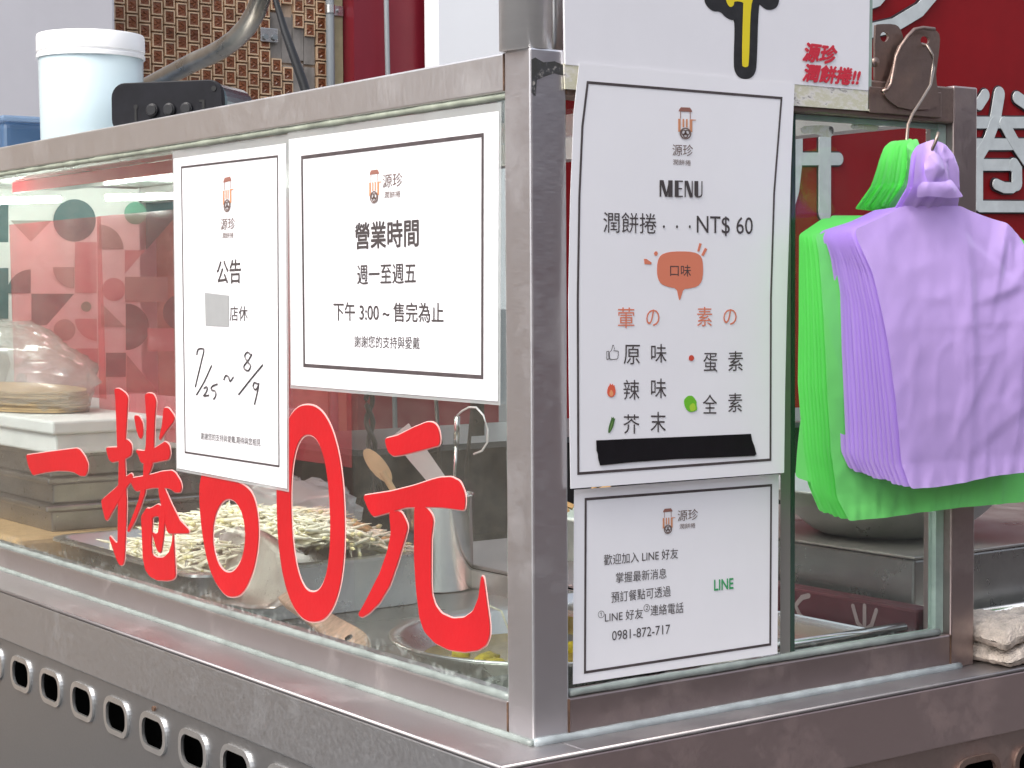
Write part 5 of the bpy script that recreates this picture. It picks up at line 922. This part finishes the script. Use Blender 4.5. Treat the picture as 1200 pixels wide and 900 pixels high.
# scoop with wooden handle in front of the tray
t = thing('serving_scoop', 'wide steel scoop with flat wooden handle leaning on the sprout tray', 'scoop', (.2, .85, -.03))
w = MB(); A0, A1 = Vector((.185, 1.12, .064)), Vector((.168, .82, .020)); dirv = (A1 - A0).normalized(); sd_ = dirv.cross(Vector((-.6, -.2, .75))).normalized(); nn_ = sd_.cross(dirv)
g = []
for i in range(13):
    u = i / 12; hw = .070 * (math.sqrt(max(0, 1 - (1 - min(1, u * 2.2)) ** 2))) * (1 - .72 * max(0, (u - .55) / .45) ** 1.3)
    for j in range(9):
        s_ = (j / 8 - .5) * 2; g.append(A0 + (A1 - A0) * u + sd_ * hw * s_ + nn_ * (.012 * (s_ * s_) * (1 if u < .8 else .4)))
w.add(g, [(i * 9 + j, i * 9 + j + 1, (i + 1) * 9 + j + 1, (i + 1) * 9 + j) for i in range(12) for j in range(8)])
o = w.build('blade', steel('scoop_steel', (.50, .43, .39, 1), .3, .3, (.3, .22, .17, 1), (8, 8, 8)), t, smooth=True); md = o.modifiers.new('s', 'SOLIDIFY'); md.thickness = .0015
w = MB(); B0, B1 = Vector((.173, .83, .026)), Vector((.121, .530, -.001)); dv = (B1 - B0).normalized(); sv = dv.cross(Vector((-.55, -.25, .8))).normalized(); nv = sv.cross(dv)
ol = [];
prof = [(0, .012), (.1, .014), (.3, .013), (.6, .0165), (.82, .0205), (.90, .0195), (.955, .0155), (.985, .010), (1, .003)]
ol = [(u, h) for u, h in prof] + [(u, -h) for u, h in prof[::-1]]
n = len(ol); vs = [B0 + (B1 - B0) * u + sv * h + nv * .007 for u, h in ol] + [B0 + (B1 - B0) * u + sv * h - nv * .007 for u, h in ol]
w.add(vs, [tuple(range(n)), tuple(range(n, 2 * n))[::-1]] + [(i, n + i, n + (i + 1) % n, (i + 1) % n) for i in range(n)]); w.build('handle', m_woodh, t, bevel=.003, seg=2)
w = MB(); c0 = B0 + (B1 - B0) * .85; w.tube([c0 + nv * .0085, c0 - nv * .0085], .0056, 14); w.build('hole_shade_plug', m_dark, t)  # dark plug painted as the shade of the hole
# round pan of broth in the near corner
t = thing('round_pan', 'shallow round steel pan of yellowish broth in the near corner', 'pan', (.34, .50, -.04))
pc = (.345, .44, -.0395); 
w = MB(); w.lathe(pc, [(0, .0), (.145, 0), (.165, .012), (.190, .040), (.205, .047), (.208, .050), (.205, .0525), (.188, .047), (.160, .016), (.0, .004)], 64, 0, 1.0, 1.0); w.build('shell', m_tray, t, smooth=True)
w = MB(); w.lathe(pc, [(.0, .021), (.165, .021)], 48); w.f = [f for f in w.f]; w.mi = [0] * len(w.f); w.build('broth', m_broth, t)
w = MB(); rnd = random.Random(11)
for k in range(16):
    a = rnd.uniform(0, 6.28); rr2 = rnd.uniform(.02, .13); blob(w, (pc[0] + rr2 * math.cos(a), pc[1] + rr2 * math.sin(a), pc[2] + .022), (rnd.uniform(.008, .018), rnd.uniform(.006, .014), rnd.uniform(.004, .012)), k, .3, 10, 7)
tag(w.build('vegetable_bits', m_pickle, t, smooth=True), kind='stuff')
w = MB(); 
for pts in ([(.215, .520, .012), (.235, .505, .020), (.255, .490, .024), (.27, .46, .018)], [(.30, .56, .01), (.315, .545, .04), (.33, .52, .03), (.335, .50, -.01)]):
    w.tube(pts, [.0035, .002, .0016, .001], 6)
o = w.build('stray_sprout', m_sprout, t, smooth=True)
# tall utensil pot with utensils
PX, PY = .606, 1.10
t = thing('utensil_pot', 'tall cylindrical steel pot holding kitchen utensils', 'pot', (PX, PY, -.04))
w = MB(); w.lathe((PX, PY, -.0395), [(0, .0), (.060, 0), (.0635, .003), (.0635, .155), (.066, .157), (.066, .160), (.0615, .160), (.0615, .006), (0, .004)], 48); w.build('body', m_pot, t, smooth=True)
w = MB()
pz = .0
w.tube([(PX - .02, PY + .02, -.03), (PX - .045, PY + .055, .12), (PX - .058, PY + .075, .155)], .006, 8)
g = []; c0 = Vector((PX - .062, PY + .082, .165)); dv = Vector((-.35, .45, .82)).normalized(); sv = Vector((.79, -.6, .12)).normalized()
n = 18
ov = [c0 + dv * (.035 * math.cos(2 * math.pi * k / n)) + sv * (.016 * math.sin(2 * math.pi * k / n)) for k in range(n)]
nv2 = dv.cross(sv).normalized()
w.add([p + nv2 * .003 for p in ov] + [p - nv2 * .003 for p in ov], [tuple(range(n)), tuple(range(n, 2 * n))[::-1]] + [(i, n + i, n + (i + 1) % n, (i + 1) % n) for i in range(n)])
o = w.build('wooden_spoon', mat('spoon_wood', (.62, .47, .25, 1), .55, 0, .15, 20), bevel=.001); tag(o, 'pale wooden spoon sticking out of the utensil pot', 'spoon')
w = MB(); a = Vector((PX + .03, PY - .02, .10)); b_ = Vector((PX - .035, PY + .055, .225)); dv = (b_ - a).normalized(); sv = dv.cross(Vector((.6, .8, 0))).normalized()
q = [a + sv * .012, a - sv * .012, b_ - sv * .020, b_ + sv * .020]; nn2 = dv.cross(sv) * .001
w.add([p + nn2 for p in q] + [p - nn2 for p in q], [(0, 1, 2, 3), (7, 6, 5, 4), (0, 4, 5, 1), (1, 5, 6, 2), (2, 6, 7, 3), (3, 7, 4, 0)]); o = w.build('turner', mat('satin_turner', (.80, .80, .80, 1), .3, .5, .05, 20)); tag(o, 'bright flat steel turner standing in the utensil pot', 'turner')
w = MB(); w.tube([(PX + .01, PY, -.02), (PX + .03, PY + .03, .17), (PX + .035, PY + .05, .30)], .0035, 8); blob(w, (PX + .03, PY + .075, .20), (.03, .03, .02), 3, .1, 14, 10); o = w.build('ladle', m_iron, smooth=True); tag(o, 'dark ladle behind the turner in the utensil pot', 'ladle')
w = MB(); w.tube([(PX + .02, PY - .03, -.02), (PX + .035, PY - .05, .20), (PX + .04, PY - .058, .29)], .0032, 8); w.box((PX + .026, PY - .075, .22), (PX + .05, PY - .068, .31)); o = w.build('strainer', m_iron); tag(o, 'dark spatula leaning right in the utensil pot', 'spatula')
# chrome clip on a white cord, twisted black cable, dark shelf behind
t = thing('chrome_thermometer', 'chrome rod with looped white cord standing in the utensil pot', 'thermometer', (.62, 1.06, .11))
w = MB(); w.tube([(.62, 1.052, .252), (.62, 1.056, .205)], .0050, 12); w.tube([(.62, 1.056, .205), (.62, 1.066, .10)], .003, 8); w.build('rod', m_pot, t, smooth=True)
cp = [(.62, 1.052, .254), (.619, 1.036, .262), (.618, 1.015, .269), (.617, .992, .270), (.616, .970, .258), (.615, .957, .236), (.615, .958, .215), (.616, .975, .200), (.617, 1.0, .193)]
w = MB(); w.tube(cp, .0017, 8); w.build('cord', m_white, t, smooth=True)
w = MB()
for k in range(2): w.tube([(.66 + .006 * math.cos(u * 9 + k * 3.14), 1.385 + .007 * math.sin(u * 9 + k * 3.14) + .014 * math.sin(u * 2), .335 - u * .115) for u in frange(0, 2.2, 26)], .0048, 8)
tag(w.build('twisted_cable', m_cable, smooth=True), 'twisted black double cable hanging behind the zero on the glass', 'cable')
t = thing('back_counter', 'dark counter shelf with clutter standing behind the utensil pot', 'counter', (1.2, 1.9, GZ))
w = MB(); w.box((.85, 1.75, GZ), (2.1, 2.2, .125)); w.build('body', mat('dark_counter_body', (.02, .018, .018, 1), .7, spec=.2), t)
w = MB(); w.box((.84, 1.74, .1255), (2.12, 2.22, .138)); w.build('top', mat('dark_counter_top', (.07, .075, .08, 1), .3), t)
# pale box behind, tofu pieces
w = MB(); tray_shell(w, .80, 1.06, .86, 1.13, .075, .0, .01, .006, .02); o = w.build('tofu_tray', mat('pale_green_plastic', (.50, .58, .53, 1), .4), smooth=True); tag(o, 'pale plastic tray of tofu pieces between pot and corner post', 'tray')
w = MB(); rnd = random.Random(3)
for k in range(70):
    x, y = rnd.uniform(.83, 1.03), rnd.uniform(.88, 1.1); z = .07 + rnd.uniform(0, .05) * (1 - abs(x - .93) * 6)
    a = rnd.uniform(0, 3); u = Vector((math.cos(a), math.sin(a), rnd.uniform(-.5, .5))) * rnd.uniform(.010, .018); v = Vector((-math.sin(a), math.cos(a), rnd.uniform(-.6, .6))) * rnd.uniform(.006, .012); q = Vector((x, y, z)); h = u.cross(v).normalized() * .004
    w.add([q - u - v - h, q + u - v - h, q + u + v - h, q - u + v - h, q - u - v + h, q + u - v + h, q + u + v + h, q - u + v + h], [(0, 3, 2, 1), (4, 5, 6, 7), (0, 1, 5, 4), (1, 2, 6, 5), (2, 3, 7, 6), (3, 0, 4, 7)])
o = w.build('tofu_pieces', m_tofu); tag(o, 'loose brown dried tofu pieces heaped on the pale tray', 'tofu', kind='stuff')
w = MB(); w.box((.70, .70, -.006), (1.2, 1.25, 0.0)); 
# white bag on the back of the sprouts and crumbs
w = MB(); blob(w, (.45, 1.30, .085), (.085, .14, .055), 6.2, .25, 34, 22, .03); o = w.build('white_plastic_bag', m_bagw, smooth=True); tag(o, 'crumpled translucent white bag lying on the sprouts', 'bag')
w = MB(); rnd = random.Random(9)
for k in range(46):
    x, y = rnd.gauss(.46, .028), rnd.gauss(1.07, .04); blob(w, (x, y, heap_h(x, y) + .006), (rnd.uniform(.004, .011), rnd.uniform(.004, .009), rnd.uniform(.003, .006)), k, .3, 8, 6)
o = w.build('fried_crumbs', m_tofu, smooth=True); tag(o, 'sprinkling of tan fried crumbs on the edge of the sprouts', 'crumbs', kind='stuff')
# ------------------------------------------------------------------ right side: stove with wok, trays, mirrored sign block, rag
SX, SY, SZ = .672, .10, .12
t = thing('gas_stove', 'black steel stove box beside the glass case', 'stove', (1.2, .6, 0))
w = MB(); w.box((SX, SY, .004), (RX - .05, .62, SZ - .003)); w.build('body', mat('stove_side_steel', (.34, .34, .33, 1), .3, .85, .25, 5, rvar=.08), t, bevel=.004)
w = MB(); w.box((SX - .004, SY - .004, SZ - .0028), (RX - .046, .624, SZ + .001)); w.build('top_plate', mat('stove_top_steel', (.30, .28, .26, 1), .35, .7, .4, 9, rvar=.1), t, bevel=.0015)
wc = (.82, .285, SZ + .002)
w = MB(); w.lathe(wc, [(0, 0), (.088, .0), (.102, .006), (.132, .030), (.168, .064), (.174, .066), (.174, .069), (.168, .068), (.130, .034), (.09, .010), (0, .006)], 56); o = w.build('wok', mat('wok_steel', (.56, .55, .52, 1), .34, .65, .25, 7, rvar=.1), smooth=True)
tag(o, 'wide steel wok standing on the black stove', 'wok')
# added block, stands in for a maroon sign mirrored in the stove side
t = thing('mirrored_sign_block', 'added maroon block with pale marks in place of a sign mirrored in the stove', 'reflection stand-in', (.655, .3, .02))
PKX = .62
w = MB(); w.box((PKX, .05, .012), (PKX + .03, .62, .066)); w.build('reflection_body', m_maroon, t, bevel=.004)
w = MB(); k_ = 0
def pk(pts, wd):
    global k_
    stroke(w, 'L', PKX - .0006 - .00002 * k_, [(a_, b_ - .019) for a_, b_ in pts], wd, thick=.0001); k_ += 1
for yo in (.135, .25, .37, .49):
    if yo in (.135, .37):
        pk([(yo - .02, .075), (yo - .012, .055), (yo, .047), (yo + .012, .055), (yo + .02, .075)], .006); pk([(yo, .042), (yo, .078)], .006); pk([(yo - .035, .044), (yo + .03, .044)], .002)
    else:
        pk([(yo - .015, .042), (yo, .05), (yo + .008, .062), (yo - .004, .074), (yo - .016, .078)], .007)
w.build('mirrored_mark', mat('mirrored_sign_print', (.26, .20, .20, 1), .5), t)
t = thing('steel_tray', 'long shallow steel tray with rolled rim along the right glass', 'tray', (.7, .06, 0))
w = MB(); tray_shell(w, .385, .60, .06, .55, .034, .002, .008, .006, .02); o = w.build('shell', m_pot, t, smooth=True); md = o.modifiers.new('es', 'EDGE_SPLIT'); md.split_angle = R(50)
w = MB(); w.tube([(.36, .052, .046), (.60, .052, .046)], .0065, 10); w.build('rim_bar', m_pot, t, smooth=True)
t = thing('counter_rail', 'bright double steel rail on the deck right of the end post', 'rail', (.9, .07, 0))
w = MB(); w.tube([(.675, .06, .042), (RX - .1, .06, .042)], .010, 14); w.build('upper_bar', m_pot, t, smooth=True)
w = MB(); w.box((.675, .05, .0005), (RX - .1, .095, .030)); w.build('ledge', m_tray, t, bevel=.002)
# twisted foil film in the near tray and yellow pickle scraps
w = MB()
n, m_ = 30, 8
for i in range(n + 1):
    for j in range(m_ + 1):
        x = .372 + .235 * i / n; y = .045 + .012 * j / m_ * 3
        z = .022 + .035 * math.exp(-((x - .40) / .04) ** 2) * (j / m_) + .006 * noise.noise(Vector((x * 40, y * 50, 3))) + .012 * (j / m_)
        w.v.append(Vector((x, y, z)))
w.f = [(i * (m_ + 1) + j, (i + 1) * (m_ + 1) + j, (i + 1) * (m_ + 1) + j + 1, i * (m_ + 1) + j + 1) for i in range(n) for j in range(m_)]; w.mi = [0] * len(w.f)
o = w.build('plastic_wrap', m_wrap, smooth=True); tag(o, 'wavy clear plastic wrap at the foot of the right glass', 'plastic wrap')
w = MB(); rnd = random.Random(21)
for k in range(34): blob(w, (.372 + abs(rnd.gauss(0, .03)), .030 + rnd.uniform(0, .008), .004 + rnd.uniform(0, .045) * math.exp(-k / 30)), (rnd.uniform(.004, .009), .003, rnd.uniform(.003, .006)), k, .4, 8, 6)
o = w.build('pickle_scraps', m_pickle, smooth=True); tag(o, 'yellow pickle scraps against the foot of the right glass', 'scraps', kind='stuff')
# rag: towelling folded over on itself, two thick lumpy layers with the fold at the far end
w = MB()
def slab(mb, x0, x1, y0, y1, zlo, zhi, seed, n=46, m_=34):
    k = 8
    for (zf, sgn) in ((zhi, 1), (zlo, -1)):
        o_ = len(mb.v)
        for i in range(n + 1):
            for j in range(m_ + 1):
                u, v = i / n, j / m_; x = x0 + (x1 - x0) * u; y = y0 + (y1 - y0) * v
                e_ = min(1, min(u, 1 - u) * 9, min(v, 1 - v) * 9); e_ = math.sqrt(max(0, 1 - (1 - e_) ** 2))
                mid = (zlo(x, y) + zhi(x, y)) / 2; z = mid + (zf(x, y) - mid) * e_
                f_ = .0032 * noise.noise(Vector((x * 55, y * 55, seed))) + .0022 * noise.noise(Vector((x * 150, y * 150, seed + sgn))) + .0012 * noise.noise(Vector((x * 420, y * 420, seed)))
                ex = .004 * noise.noise(Vector((y * 60, z * 60, seed))) if u < .05 or u > .95 else 0; ey = .004 * noise.noise(Vector((x * 60, z * 60, seed + 2))) + .002 * noise.noise(Vector((x * 240, z * 240, seed))) if v < .08 else 0
                mb.v.append(Vector((x + ex, y + ey, max(.0008, z + f_ * sgn * (.5 + .5 * e_)))))
        for i in range(n):
            for j in range(m_):
                a_ = o_ + i * (m_ + 1) + j; q = (a_, a_ + m_ + 1, a_ + m_ + 2, a_ + 1); mb.f.append(q if sgn > 0 else q[::-1]); mb.mi.append(0)
wav = lambda x, y: .006 * math.sin((x - .68) * 42 + y * 20)
slab(w, .674, .87, -.046, .044, lambda x, y: .001, lambda x, y: .020 + wav(x, y), 2.2)
slab(w, .672, .875, -.043, .046, lambda x, y: .024 + wav(x, y) - .10 * max(0, .70 - x), lambda x, y: .050 + .6 * wav(x, y) + .05 * (y + .04), 8.4)
tag(w.build('folded_rag', m_cloth, smooth=True), 'folded beige cleaning rag on the deck right of the case', 'rag')
